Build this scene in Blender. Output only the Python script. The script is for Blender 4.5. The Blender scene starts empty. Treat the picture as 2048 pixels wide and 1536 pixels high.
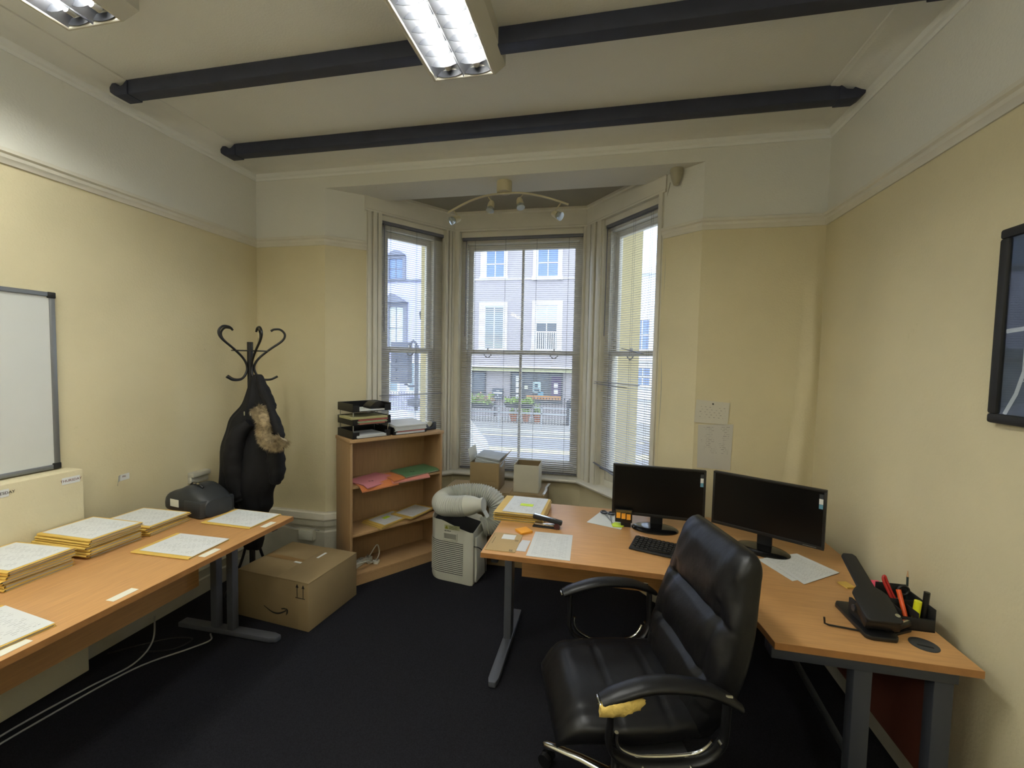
import bpy, bmesh, math, random
from mathutils import Vector, Matrix
random.seed(7)
S = bpy.context.scene
PI = math.pi
# ------------------------------------------------------------------ camera, world, exposure
CH = 1.67; YAW, PITCH, ROLL, FPX = -0.2072, -0.0524, 0.0205, 866.87
FW = Vector((math.sin(YAW)*math.cos(PITCH), math.cos(YAW)*math.cos(PITCH), math.sin(PITCH)))
RT0 = Vector((math.cos(YAW), -math.sin(YAW), 0)); UP0 = RT0.cross(FW)
RT = RT0*math.cos(ROLL) + UP0*math.sin(ROLL); UP = UP0*math.cos(ROLL) - RT0*math.sin(ROLL)
CO = Vector((0, 0, CH))
cd = bpy.data.cameras.new('camera'); cam = bpy.data.objects.new('camera', cd); S.collection.objects.link(cam)
cd.sensor_width = 36; cd.lens = FPX/2048*36; cd.clip_start = .02; cd.clip_end = 300
cam.matrix_world = Matrix(((RT.x, UP.x, -FW.x, 0), (RT.y, UP.y, -FW.y, 0), (RT.z, UP.z, -FW.z, CH), (0, 0, 0, 1)))
S.camera = cam
S.view_settings.view_transform = 'Standard'; S.view_settings.look = 'None'
S.view_settings.gamma = 1.0; S.view_settings.use_curve_mapping = False
S.view_settings.exposure = 0.92
wd = bpy.data.worlds.new('world'); S.world = wd; wd.use_nodes = True
wn = wd.node_tree.nodes; wl = wd.node_tree.links
bg = wn['Background']; SKY_STRENGTH = 1.9
tcw = wn.new('ShaderNodeTexCoord'); nzw = wn.new('ShaderNodeTexNoise'); nzw.inputs['Scale'].default_value = 2.2
nzw.inputs['Detail'].default_value = 5
crw = wn.new('ShaderNodeValToRGB'); crw.color_ramp.elements[0].position = .40; crw.color_ramp.elements[1].position = .62
crw.color_ramp.elements[0].color = (.50, .66, .95, 1); crw.color_ramp.elements[1].color = (.95, .96, 1.0, 1)
wl.new(tcw.outputs['Generated'], nzw.inputs['Vector']); wl.new(nzw.outputs['Fac'], crw.inputs['Fac'])
wl.new(crw.outputs['Color'], bg.inputs['Color']); bg.inputs['Strength'].default_value = SKY_STRENGTH
TUBE_EMIT = 54.0

def at(u, v, ax, val):
    """the point of the real plane (axis ax = val) that the photograph shows at pixel u, v"""
    d = FW + RT*((u-1024)/FPX) + UP*((768-v)/FPX)
    return CO + d*((val-CO[ax])/d[ax])

# ------------------------------------------------------------------ materials
def lin(c):
    return tuple(((x/255)/12.92 if x/255 <= .04045 else ((x/255+.055)/1.055)**2.4) for x in c)
MATS = {}
def mat(name, rgb, rough=.6, metal=0., var=0., vscale=8., bump=0., bscale=60., spec=.5, emit=None, estr=1., trans=0., stretch=None, coat=0., sheen=0.):
    if name in MATS: return MATS[name]
    m = bpy.data.materials.new(name); m.use_nodes = True; MATS[name] = m
    nt = m.node_tree; N = nt.nodes; L = nt.links; b = N['Principled BSDF']
    col = (*lin(rgb), 1)
    b.inputs['Base Color'].default_value = col; b.inputs['Roughness'].default_value = rough
    b.inputs['Metallic'].default_value = metal; b.inputs['Specular IOR Level'].default_value = spec
    if coat: b.inputs['Coat Weight'].default_value = coat
    if sheen: b.inputs['Sheen Weight'].default_value = sheen
    if emit: b.inputs['Emission Color'].default_value = (*lin(emit), 1); b.inputs['Emission Strength'].default_value = estr
    if trans: b.inputs['Transmission Weight'].default_value = trans
    tc = N.new('ShaderNodeTexCoord'); mp = N.new('ShaderNodeMapping'); L.new(tc.outputs['Object'], mp.inputs['Vector'])
    if stretch: mp.inputs['Scale'].default_value = stretch
    if var:
        nz = N.new('ShaderNodeTexNoise'); nz.inputs['Scale'].default_value = vscale; nz.inputs['Detail'].default_value = 5
        L.new(mp.outputs['Vector'], nz.inputs['Vector'])
        cr = N.new('ShaderNodeValToRGB'); cr.color_ramp.elements[0].position = .3; cr.color_ramp.elements[1].position = .7
        cr.color_ramp.elements[0].color = tuple(c*(1-var) for c in col[:3])+(1,)
        cr.color_ramp.elements[1].color = tuple(min(1, c*(1+var)) for c in col[:3])+(1,)
        L.new(nz.outputs['Fac'], cr.inputs['Fac']); L.new(cr.outputs['Color'], b.inputs['Base Color'])
    if bump:
        n2 = N.new('ShaderNodeTexNoise'); n2.inputs['Scale'].default_value = bscale; n2.inputs['Detail'].default_value = 3
        L.new(tc.outputs['Object'], n2.inputs['Vector'])
        bp = N.new('ShaderNodeBump'); bp.inputs['Strength'].default_value = bump; bp.inputs['Distance'].default_value = .004
        L.new(n2.outputs['Fac'], bp.inputs['Height']); L.new(bp.outputs['Normal'], b.inputs['Normal'])
    return m

def wall_mat():
    """cream paint up to the picture rail, white paint above it, embossed lining paper, a few scuffs"""
    m = mat('wall_paint', (212, 202, 168), .85, var=.035, vscale=2.5, bump=.45, bscale=95, spec=.2)
    nt = m.node_tree; N = nt.nodes; L = nt.links; b = N['Principled BSDF']
    src = b.inputs['Base Color'].links[0].from_socket
    g = N.new('ShaderNodeNewGeometry'); sp = N.new('ShaderNodeSeparateXYZ'); L.new(g.outputs['Position'], sp.inputs['Vector'])
    cp = N.new('ShaderNodeMath'); cp.operation = 'GREATER_THAN'; cp.inputs[1].default_value = 2.545; L.new(sp.outputs['Z'], cp.inputs[0])
    mx = N.new('ShaderNodeMix'); mx.data_type = 'RGBA'; L.new(cp.outputs[0], mx.inputs['Factor'])
    L.new(src, mx.inputs['A']); mx.inputs['B'].default_value = (*lin((220, 219, 210)), 1)
    # scuffs and marks low on the wall: small dark stains of their own shape
    nz = N.new('ShaderNodeTexNoise'); nz.inputs['Scale'].default_value = 3.1; nz.inputs['Detail'].default_value = 8; nz.inputs['Roughness'].default_value = .7
    L.new(g.outputs['Position'], nz.inputs['Vector'])
    cr = N.new('ShaderNodeValToRGB'); cr.color_ramp.elements[0].position = .66; cr.color_ramp.elements[1].position = .80
    cr.color_ramp.elements[0].color = (1, 1, 1, 1); cr.color_ramp.elements[1].color = (.72, .69, .62, 1)
    L.new(nz.outputs['Fac'], cr.inputs['Fac'])
    mu = N.new('ShaderNodeMix'); mu.data_type = 'RGBA'; mu.blend_type = 'MULTIPLY'; mu.inputs['Factor'].default_value = 1
    L.new(mx.outputs['Result'], mu.inputs['A']); L.new(cr.outputs['Color'], mu.inputs['B'])
    L.new(mu.outputs['Result'], b.inputs['Base Color'])
    return m

def wood_mat(name, rgb, axis, rough=.38):
    """beech laminate with fine grain running along one axis"""
    st = [14, 14, 14]; st[axis] = .9
    m = mat(name, rgb, rough, var=.09, vscale=9., stretch=tuple(st), bump=0)
    return m

def page_mat(name, rgb=(214, 216, 216), ink=(120, 122, 128), rows=26, amount=.5, band=(.08, .92)):
    """a printed sheet: rows of grey word-like dashes between margins, in the sheet's own coordinates"""
    if name in MATS: return MATS[name]
    m = bpy.data.materials.new(name); m.use_nodes = True; MATS[name] = m
    nt = m.node_tree; N = nt.nodes; L = nt.links; b = N['Principled BSDF']; b.inputs['Roughness'].default_value = .7
    tc = N.new('ShaderNodeTexCoord'); sp = N.new('ShaderNodeSeparateXYZ'); L.new(tc.outputs['UV'], sp.inputs['Vector'])
    br = N.new('ShaderNodeTexBrick'); br.inputs['Scale'].default_value = 1.0
    br.inputs['Color1'].default_value = (0, 0, 0, 1); br.inputs['Color2'].default_value = (.75, .75, .75, 1); br.inputs['Mortar'].default_value = (1, 1, 1, 1)
    br.inputs['Mortar Size'].default_value = .42/rows; br.inputs['Mortar Smooth'].default_value = 0; br.inputs['Bias'].default_value = 0
    br.inputs['Brick Width'].default_value = .14; br.inputs['Row Height'].default_value = 1.0/rows; br.offset = .37
    L.new(tc.outputs['UV'], br.inputs['Vector'])
    nz = N.new('ShaderNodeTexNoise'); nz.inputs['Scale'].default_value = 4.5; L.new(tc.outputs['UV'], nz.inputs['Vector'])
    th = N.new('ShaderNodeMath'); th.operation = 'GREATER_THAN'; th.inputs[1].default_value = 1-amount; L.new(nz.outputs['Fac'], th.inputs[0])
    def rng(sock, a, c):
        x = N.new('ShaderNodeMath'); x.operation = 'GREATER_THAN'; x.inputs[1].default_value = a; L.new(sock, x.inputs[0])
        y = N.new('ShaderNodeMath'); y.operation = 'LESS_THAN'; y.inputs[1].default_value = c; L.new(sock, y.inputs[0])
        z = N.new('ShaderNodeMath'); z.operation = 'MULTIPLY'; L.new(x.outputs[0], z.inputs[0]); L.new(y.outputs[0], z.inputs[1]); return z.outputs[0]
    mx_ = rng(sp.outputs['X'], .1, .9); my_ = rng(sp.outputs['Y'], *band)
    inv = N.new('ShaderNodeMath'); inv.operation = 'SUBTRACT'; inv.inputs[0].default_value = 1; L.new(br.outputs['Color'], inv.inputs[1])
    k = inv.outputs[0]
    for s in (th.outputs[0], mx_, my_):
        q = N.new('ShaderNodeMath'); q.operation = 'MULTIPLY'; L.new(k, q.inputs[0]); L.new(s, q.inputs[1]); k = q.outputs[0]
    mx = N.new('ShaderNodeMix'); mx.data_type = 'RGBA'; mx.inputs['A'].default_value = (*lin(rgb), 1); mx.inputs['B'].default_value = (*lin(ink), 1)
    L.new(k, mx.inputs['Factor']); L.new(mx.outputs['Result'], b.inputs['Base Color'])
    return m

def glass_mat(name, tint=(1, 1, 1), refl=1.0):
    if name in MATS: return MATS[name]
    m = bpy.data.materials.new(name); m.use_nodes = True; MATS[name] = m
    nt = m.node_tree; N = nt.nodes; L = nt.links; N.remove(N['Principled BSDF'])
    t = N.new('ShaderNodeBsdfTransparent'); t.inputs['Color'].default_value = (*tint, 1)
    g = N.new('ShaderNodeBsdfGlossy'); g.inputs['Roughness'].default_value = .02
    lw = N.new('ShaderNodeLayerWeight'); lw.inputs['Blend'].default_value = .5
    pw = N.new('ShaderNodeMath'); pw.operation = 'POWER'; pw.inputs[1].default_value = 5; L.new(lw.outputs['Facing'], pw.inputs[0])
    ml = N.new('ShaderNodeMath'); ml.operation = 'MULTIPLY_ADD'; ml.inputs[1].default_value = .9; ml.inputs[2].default_value = .02; L.new(pw.outputs[0], ml.inputs[0])
    mx = N.new('ShaderNodeMixShader'); L.new(ml.outputs[0], mx.inputs[0]); L.new(t.outputs[0], mx.inputs[1]); L.new(g.outputs[0], mx.inputs[2])
    L.new(mx.outputs[0], N['Material Output'].inputs['Surface'])
    return m

M_wall = wall_mat()
M_ceil = mat('ceiling_paint', (230, 231, 226), .8, var=.03, vscale=1.6, bump=.3, bscale=110)
M_white = mat('white_gloss_paint', (214, 210, 196), .42, var=.04, vscale=6)
M_whiteold = mat('old_white_paint', (180, 177, 162), .5, var=.08, vscale=9, bump=.2, bscale=60)
M_carpet = mat('charcoal_carpet', (36, 36, 41), .97, var=.35, vscale=240, bump=.8, bscale=500, spec=.1)
M_beam = mat('navy_beam_paint', (50, 54, 72), .6, var=.12, vscale=10, bump=.2, bscale=40)
M_wood_x = wood_mat('beech_laminate_across', (197, 149, 96), 0)
M_wood_y = wood_mat('beech_laminate_along', (197, 149, 96), 1)
M_wood_z = wood_mat('beech_laminate_upright', (178, 138, 94), 2, .45)
M_case_x = wood_mat('oak_laminate_across', (176, 142, 102), 0, .5)
M_case_z = wood_mat('oak_laminate_upright', (164, 132, 94), 2, .5)
M_edge = mat('beech_edging', (160, 112, 64), .45, var=.1, vscale=30)
M_grey = mat('grey_powder_coat', (92, 95, 104), .45, metal=.2, var=.04, vscale=20)
M_frame = mat('slate_desk_frame', (62, 65, 74), .5, metal=.2)
M_dgrey = mat('dark_grey_steel', (60, 64, 70), .45, metal=.2)
M_black = mat('black_plastic', (20, 20, 22), .38, var=.15, vscale=30)
M_blackm = mat('matt_black_plastic', (26, 26, 27), .6, var=.1, vscale=30)
M_screen = mat('switched_off_screen', (9, 9, 10), .28, spec=.35)
M_chrome = mat('chrome', (200, 200, 196), .16, metal=1.)
M_steel = mat('brushed_steel', (150, 150, 150), .35, metal=.9)
M_leather = mat('black_leather', (15, 15, 18), .40, var=.25, vscale=7, bump=.3, bscale=30, spec=.4)
M_card = mat('brown_cardboard', (146, 125, 90), .8, var=.06, vscale=6, bump=.1, bscale=40)
M_cardin = mat('cardboard_inside', (128, 110, 80), .85, var=.06, vscale=6)
M_cardwhite = mat('white_cardboard', (190, 186, 168), .7, var=.05, vscale=6)
M_tape = mat('brown_tape', (140, 108, 66), .3, var=.05)
M_ink = mat('black_ink', (34, 30, 26), .7)
M_paper = mat('plain_paper', (218, 220, 220), .75, var=.02)
M_pageA = page_mat('printed_form', rows=22, amount=.55)
M_pageB = page_mat('printed_letter', rows=30, amount=.62)
M_pageC = page_mat('notice_print', (204, 200, 186), (50, 44, 46), rows=9, amount=.6, band=(.25, .8))
M_pageD = page_mat('list_print', (196, 193, 184), (50, 48, 50), rows=24, amount=.5, band=(.35, .95))
M_label = page_mat('small_label_print', (226, 224, 208), (70, 66, 62), rows=3, amount=.75, band=(.12, .88))
M_buff = mat('buff_folder', (214, 178, 88), .6, var=.06, vscale=12)
M_buffd = mat('buff_folder_spine', (196, 160, 66), .6, var=.08, vscale=12)
M_leaf = mat('page_edges', (176, 166, 148), .8, var=.18, vscale=4, stretch=(1, 1, 160))
M_pink = mat('pink_folder', (196, 122, 128), .6, var=.05)
M_orange = mat('orange_folder', (206, 124, 72), .6, var=.06)
M_green = mat('green_folder', (88, 126, 86), .6, var=.06)
M_ac = mat('white_appliance_plastic', (196, 196, 184), .4, var=.02, vscale=5)
M_hose = mat('grey_white_hose', (184, 185, 176), .42)
M_dark = mat('dark_recess', (16, 16, 18), .7)
M_blind = mat('silver_blind_slat', (196, 198, 204), .4, var=.03)
M_blindrail = mat('grey_blind_rail', (112, 114, 124), .4, metal=.3)
M_cord = mat('blind_cord', (120, 120, 118), .8)
M_glass = glass_mat('window_glass', (.96, .98, .98))
M_yellow = mat('yellow_note', (226, 220, 60), .7)
M_lime = mat('lime_note', (206, 232, 60), .7)
M_amber = mat('amber_note', (240, 166, 50), .7)
M_hotpink = mat('hot_pink_note', (240, 86, 120), .7)
M_red = mat('red_plastic', (170, 34, 28), .4)
M_fur = mat('tan_fur', (158, 142, 112), .9, var=.55, vscale=40)
M_coat = mat('black_padded_cloth', (17, 17, 20), .75, var=.25, vscale=14, bump=.4, bscale=30, spec=.3)
M_foam = mat('torn_foam', (206, 178, 98), .9, var=.15, vscale=40, bump=.6, bscale=120)
M_board = mat('whiteboard_surface', (206, 208, 204), .32, var=.015, vscale=5)
M_alu = mat('grey_aluminium', (128, 130, 132), .4, metal=.5)
M_cream = mat('cream_enamel', (196, 186, 152), .35)
M_cable = mat('grey_white_cable', (150, 150, 146), .5)
M_cableb = mat('black_cable', (16, 16, 17), .5)
M_tubeon = mat('lit_tube', (255, 255, 245), .5, emit=(252, 252, 242), estr=TUBE_EMIT)
M_refl = mat('louvre_reflector', (150, 152, 158), .3, metal=.9)
M_louvre = mat('louvre_blade', (54, 56, 62), .5)
M_lampbody = mat('white_lamp_body', (196, 192, 178), .45)

# ------------------------------------------------------------------ mesh builder
class MB:
    def __init__(s): s.v = []; s.f = []; s.uv = {}
    def add(s, vs, fs):
        o = len(s.v); s.v += [Vector(p) for p in vs]; s.f += [tuple(i+o for i in f) for f in fs]; return s
    def box(s, a, b, T=None):
        x0, y0, z0 = a; x1, y1, z1 = b
        if x0 > x1: x0, x1 = x1, x0
        if y0 > y1: y0, y1 = y1, y0
        if z0 > z1: z0, z1 = z1, z0
        vs = [Vector(p) for p in ((x0,y0,z0),(x1,y0,z0),(x1,y1,z0),(x0,y1,z0),(x0,y0,z1),(x1,y0,z1),(x1,y1,z1),(x0,y1,z1))]
        if T is not None: vs = [T @ p for p in vs]
        return s.add(vs, [(0,3,2,1),(4,5,6,7),(0,1,5,4),(1,2,6,5),(2,3,7,6),(3,0,4,7)])
    def prism(s, pts, z0, z1, T=None):
        """pts counter-clockwise (x, y)"""
        n = len(pts)
        vs = [Vector((p[0], p[1], z0)) for p in pts]+[Vector((p[0], p[1], z1)) for p in pts]
        if T is not None: vs = [T @ p for p in vs]
        return s.add(vs, [tuple(range(n-1, -1, -1)), tuple(range(n, 2*n))]+[(i, (i+1) % n, (i+1) % n+n, i+n) for i in range(n)])
    def loft(s, rings, cap=True, closed=False):
        n = len(rings[0]); vs = [p for r in rings for p in r]; fs = []; m = len(rings)
        for k in range(m if closed else m-1):
            a, b = k*n, ((k+1) % m)*n
            fs += [(a+i, a+(i+1) % n, b+(i+1) % n, b+i) for i in range(n)]
        if cap and not closed: fs += [tuple(range(n-1, -1, -1)), tuple((m-1)*n+i for i in range(n))]
        return s.add(vs, fs)
    def tube(s, pts, r, n=10, closed=False, cap=True, flat=None):
        pts = [Vector(p) for p in pts]; m = len(pts); rings = []
        prev = None
        for k in range(m):
            a = pts[(k-1) % m] if (closed or k > 0) else pts[0]
            b = pts[(k+1) % m] if (closed or k < m-1) else pts[-1]
            t = (b-a).normalized()
            if prev is None:
                u = Vector((0, 0, 1)) if abs(t.z) < .9 else Vector((1, 0, 0))
                u = (u - t*u.dot(t)).normalized()
            else: u = (prev - t*prev.dot(t)).normalized()
            prev = u; w = t.cross(u); rr = r[k] if isinstance(r, (list, tuple)) else r
            fl = flat or (1, 1)
            rings.append([pts[k]+u*(rr*fl[0]*math.cos(2*PI*i/n))+w*(rr*fl[1]*math.sin(2*PI*i/n)) for i in range(n)])
        return s.loft(rings, cap, closed)
    def cyl(s, p, q, r, n=16, r2=None):
        return s.tube([p, q], [r, r if r2 is None else r2], n)
    def lathe(s, prof, c=(0, 0, 0), n=24, axis='z', cap=True):
        rings = []
        for r, h in prof:
            ring = []
            for i in range(n):
                a = 2*PI*i/n; x, y = r*math.cos(a), r*math.sin(a)
                p = (x, y, h) if axis == 'z' else ((h, x, y) if axis == 'x' else (y, h, x))
                ring.append(Vector(p)+Vector(c))
            rings.append(ring)
        return s.loft(rings, cap)
    def sheet(s, corners, t=.0008):
        """thin printed sheet with UV 0..1: corners bl, br, tr, tl (seen from its printed side)"""
        c = [Vector(p) for p in corners]; n = (c[1]-c[0]).cross(c[3]-c[0]).normalized()*t
        o = len(s.v); s.v += [p for p in c]+[p-n for p in c]
        s.f.append((o, o+1, o+2, o+3)); s.uv[len(s.f)-1] = [(0, 0), (1, 0), (1, 1), (0, 1)]
        s.f += [(o+7, o+6, o+5, o+4)]+[(o+i, o+4+i, o+4+(i+1) % 4, o+(i+1) % 4) for i in range(4)]
        return s
    def grid(s, fn, nu, nv, uv=False):
        o = len(s.v)
        for j in range(nv+1):
            for i in range(nu+1): s.v.append(Vector(fn(i/nu, j/nv)))
        for j in range(nv):
            for i in range(nu):
                a = o+j*(nu+1)+i; s.f.append((a, a+1, a+nu+2, a+nu+1))
                if uv: s.uv[len(s.f)-1] = [(i/nu, j/nv), ((i+1)/nu, j/nv), ((i+1)/nu, (j+1)/nv), (i/nu, (j+1)/nv)]
        return s
    def build(s, name, m, parent=None, smooth=None, bevel=0, sub=0, loc=None, seg=2, solid=0, tri=False):
        me = bpy.data.meshes.new(name)
        off = Vector((0, 0, 0))
        if parent is not None:
            off = parent['_o'] if '_o' in parent else (0, 0, 0); off = Vector(off)
            if parent.get('_local'): off = Vector((0, 0, 0))
        vs = [p-off for p in s.v]
        org = Vector((0, 0, 0))
        if parent is None:
            if loc is not None: org = Vector(loc)
            elif vs:
                lo = [min(p[i] for p in vs) for i in range(3)]; hi = [max(p[i] for p in vs) for i in range(3)]
                org = Vector(((lo[0]+hi[0])/2, (lo[1]+hi[1])/2, lo[2]))
            vs = [p-org for p in vs]
        me.from_pydata([tuple(p) for p in vs], [], s.f); me.update()
        if s.uv:
            ul = me.uv_layers.new(name='UVMap')
            for pi, uvs in s.uv.items():
                for k, li in enumerate(me.polygons[pi].loop_indices): ul.data[li].uv = uvs[k]
        bm = bmesh.new(); bm.from_mesh(me); bmesh.ops.recalc_face_normals(bm, faces=bm.faces)
        if bevel:
            es = [e for e in bm.edges if len(e.link_faces) == 2 and e.calc_face_angle(0) > .5]
            try: bmesh.ops.bevel(bm, geom=es, offset=bevel, segments=seg, profile=.5, affect='EDGES', clamp_overlap=True)
            except Exception: pass
        bm.to_mesh(me); bm.free()
        if m: me.materials.append(m)
        if smooth is not None or bevel or sub:
            me.shade_smooth(); me.set_sharp_from_angle(angle=smooth if smooth else .7)
        o = bpy.data.objects.new(name, me); S.collection.objects.link(o)
        if parent is not None:
            o.parent = parent; o['_o'] = tuple(off)
            if parent.get('_local'): o['_local'] = 1
        else: o.location = org; o['_o'] = tuple(org)
        if sub:
            md = o.modifiers.new('smooth', 'SUBSURF'); md.levels = sub; md.render_levels = sub
        return o

ROOTS = []
def tag(o, label, cat, group=None):
    o['label'] = label; o['category'] = cat
    if group: o['group'] = group
    return o
def thing(name, label, cat, loc, rotz=0, group=None):
    if isinstance(loc, Matrix): loc = loc.translation
    o = bpy.data.objects.new(name, None); S.collection.objects.link(o); o.empty_display_size = .05
    o.location = loc; o.rotation_euler = (0, 0, rotz); o['_o'] = tuple(loc)
    if rotz: o['_local'] = 1
    return tag(o, label, cat, group)
def local(name, label, cat, loc, rotz=0, group=None):
    """a thing whose parts are built in its own coordinates"""
    o = thing(name, label, cat, loc, rotz, group); o['_local'] = 1; return o
def struct(name, mb, m, **k):
    o = mb.build(name, m, **k); o['kind'] = 'structure'; return o
def sroot(name, loc):
    o = bpy.data.objects.new(name, None); S.collection.objects.link(o); o.location = loc; o['_o'] = tuple(loc); o['kind'] = 'structure'; o.empty_display_size = .05; return o
def plabel(o, t): o['label'] = t; return o
def copyobj(o, parent=None):
    c = o.copy(); S.collection.objects.link(c)
    if parent is not None: c.parent = parent
    return c
def copytree(o, loc, rotz=None, label=None):
    r = copyobj(o); r.location = loc
    if rotz is not None: r.rotation_euler = (0, 0, rotz)
    if label: r['label'] = label
    for ch in list(o.children):
        c = copyobj(ch, r)
        for g in list(ch.children): copyobj(g, c)
    return r
def Tm(origin, xdir, ydir=None, z=(0, 0, 1)):
    x = Vector(xdir).normalized(); z = Vector(z).normalized(); y = Vector(ydir).normalized() if ydir is not None else z.cross(x)
    o = Vector(origin)
    return Matrix(((x.x, y.x, z.x, o.x), (x.y, y.y, z.y, o.y), (x.z, y.z, z.z, o.z), (0, 0, 0, 1)))
def smoothpath(pts, n=8):
    """Catmull-Rom through the points"""
    P = [Vector(p) for p in pts]; P = [P[0]*2-P[1]]+P+[P[-1]*2-P[-2]]; out = []
    for k in range(1, len(P)-2):
        for i in range(n):
            t = i/n; a, b, c, d = P[k-1], P[k], P[k+1], P[k+2]
            out.append(.5*((2*b)+(c-a)*t+(2*a-5*b+4*c-d)*t*t+(-a+3*b-3*c+d)*t**3))
    out.append(P[-2]); return out
def text_mb(mb, txt, size, T, depth=.0004, extra=0):
    cu = bpy.data.curves.new('t', 'FONT'); cu.body = txt; cu.size = size; cu.extrude = depth; cu.offset = extra; cu.align_x = 'CENTER'; cu.align_y = 'CENTER'; cu.resolution_u = 3
    ob = bpy.data.objects.new('t', cu); S.collection.objects.link(ob); bpy.context.view_layer.update()
    me = bpy.data.meshes.new_from_object(ob.evaluated_get(bpy.context.evaluated_depsgraph_get()))
    mb.add([T @ v.co for v in me.vertices], [tuple(p.vertices) for p in me.polygons])
    bpy.data.objects.remove(ob); bpy.data.curves.remove(cu); bpy.data.meshes.remove(me)

# ------------------------------------------------------------------ the room
XL, XR, YB, JL, JR, DZ = -2.716, 1.287, 2.985, -2.107, .587, .725
ZC, ZRAIL, ZCORN, ZSOF, ZHEAD, ZBAYC, ZSILL = 3.125, 2.538, 3.085, 2.951, 2.8385, 3.01, .645
YF = -2.4
A = Vector((-1.872, 3.178)); B = Vector((-1.370, 3.835)); Cc = Vector((-.172, 3.840)); D = Vector((.372, 3.160))

struct('floor', MB().box((XL-.1, YF-.1, -.06), (XR+.1, 4.05, 0)), M_carpet)
struct('wall_left', MB().box((XL-.12, YF, 0), (XL, YB+.4, ZC)), M_wall)
struct('wall_right', MB().box((XR, YF, 0), (XR+.12, YB+.4, ZC)), M_wall)
struct('wall_front', MB().box((XL-.12, YF-.12, 0), (XR+.12, YF, ZC)), M_wall)
w = MB()
w.prism([(XL, YB), (JL, YB), (A.x, A.y), (A.x-.10, A.y+.16), (XL, YB+.34)], 0, ZC)
w.prism([(XR, YB), (XR, YB+.34), (D.x+.10, D.y+.16), (D.x, D.y), (JR, YB)], 0, ZC)
w.prism([(JL, YB), (JR, YB), (D.x, D.y+.13), (A.x, A.y+.13)], ZSOF, ZC)
struct('wall_back', w, M_wall)
struct('ceiling', MB().box((XL-.12, YF-.12, ZC), (XR+.12, YB+.34, ZC+.1)), M_ceil)
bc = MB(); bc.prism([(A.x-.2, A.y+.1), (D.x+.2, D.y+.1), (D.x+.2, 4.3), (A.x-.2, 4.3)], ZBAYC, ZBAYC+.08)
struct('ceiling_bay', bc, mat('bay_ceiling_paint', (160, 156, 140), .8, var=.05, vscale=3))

def profile_run(path, prof, closed=False):
    """sweep a 2-D profile (offset inward, z) along a horizontal path; inward is to the left of travel"""
    mb = MB(); P = [Vector((p[0], p[1], 0)) for p in path]; rings = []
    for k in range(len(P)):
        d0 = (P[k]-P[k-1]).normalized() if k > 0 else (P[1]-P[0]).normalized()
        d1 = (P[k+1]-P[k]).normalized() if k < len(P)-1 else d0
        n0 = Vector((-d0.y, d0.x, 0)); n1 = Vector((-d1.y, d1.x, 0)); n = (n0+n1); n = n/(n.length_squared/2) if n.length > .1 else n0
        rings.append([P[k]+n*o+Vector((0, 0, z)) for o, z in prof])
    return mb.loft(rings)
RAILP = [(0, ZRAIL-.012), (.008, ZRAIL-.012), (.012, ZRAIL), (.022, ZRAIL+.012), (.024, ZRAIL+.028), (.034, ZRAIL+.036), (.034, ZRAIL+.052), (.012, ZRAIL+.06), (0, ZRAIL+.06)]
rl = [(XR, YF), (XR, YB), (JR, YB), (D.x, D.y)]
struct('trim_1', profile_run(rl, RAILP), M_white, smooth=.5)
struct('trim_2', profile_run([(A.x, A.y), (JL, YB), (XL, YB), (XL, YF)], RAILP), M_white, smooth=.5)
CORN = [(0, ZCORN-.05), (.006, ZCORN-.05), (.010, ZCORN-.035), (.022, ZCORN-.028), (.028, ZCORN-.005), (.05, ZCORN+.002), (.075, ZCORN+.014), (.10, ZCORN+.028), (.16, ZCORN+.030), (.165, ZC-.008), (.185, ZC-.006), (.19, ZC+.002), (0, ZC+.002)]
struct('trim_3', profile_run([(XR, YF), (XR, YB), (XL, YB), (XL, YF)], CORN), M_ceil, smooth=.5)
# skirting boards
def skirt(h): return [(0, 0), (.022, 0), (.022, h*.55), (.016, h*.6), (.016, h*.86), (.022, h*.9), (.010, h), (0, h)]
struct('baseboard_left', profile_run([(XL, YB), (XL, YF)], skirt(.19)), M_whiteold, smooth=.5)
struct('baseboard_right', profile_run([(XR, YF), (XR, YB)], skirt(.19)), M_whiteold, smooth=.5)
struct('baseboard_back', profile_run([(A.x, A.y), (JL, YB), (XL+.022, YB)], [(0, 0), (.03, 0), (.03, .30), (.02, .312), (.02, .345), (.036, .35), (.036, .385), (.02, .40), (0, .40)]), M_whiteold, smooth=.5)
struct('trim_4', profile_run([(A.x+.01, A.y-.005), (JL, YB), (XL+.022, YB)], [(.0, .402), (.045, .402), (.045, .415), (.04, .448), (.03, .455), (0, .455)]), M_white, smooth=.5)
struct('baseboard_front', profile_run([(XR, YB), (JR, YB), (D.x, D.y)], skirt(.3)), M_whiteold, smooth=.5)
# pipe boxing along the left wall behind the desk
bx = MB(); bx.box((XL, .2, 0), (-2.60, 1.70, 1.074)); struct('trim_5', bx, M_wall, bevel=.004)

# loose lining paper bulging off the back wall near the right corner
g = MB()
def bulge(u, v):
    z = .75+1.78*v; x0 = 1.10+.10*v+.02*math.sin(4*v); wdt = .17-.06*v; h = (.026*math.sin(PI*min(1, .15+v))+.006)
    return (x0+wdt*u, YB-.0008-h*(math.sin(PI*u)**2)*(.75+.25*math.sin(9*v+3*u)), z)
g.grid(bulge, 16, 40); o = g.build('trim_8', M_wall, smooth=1.5); o['kind'] = 'structure'
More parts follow.
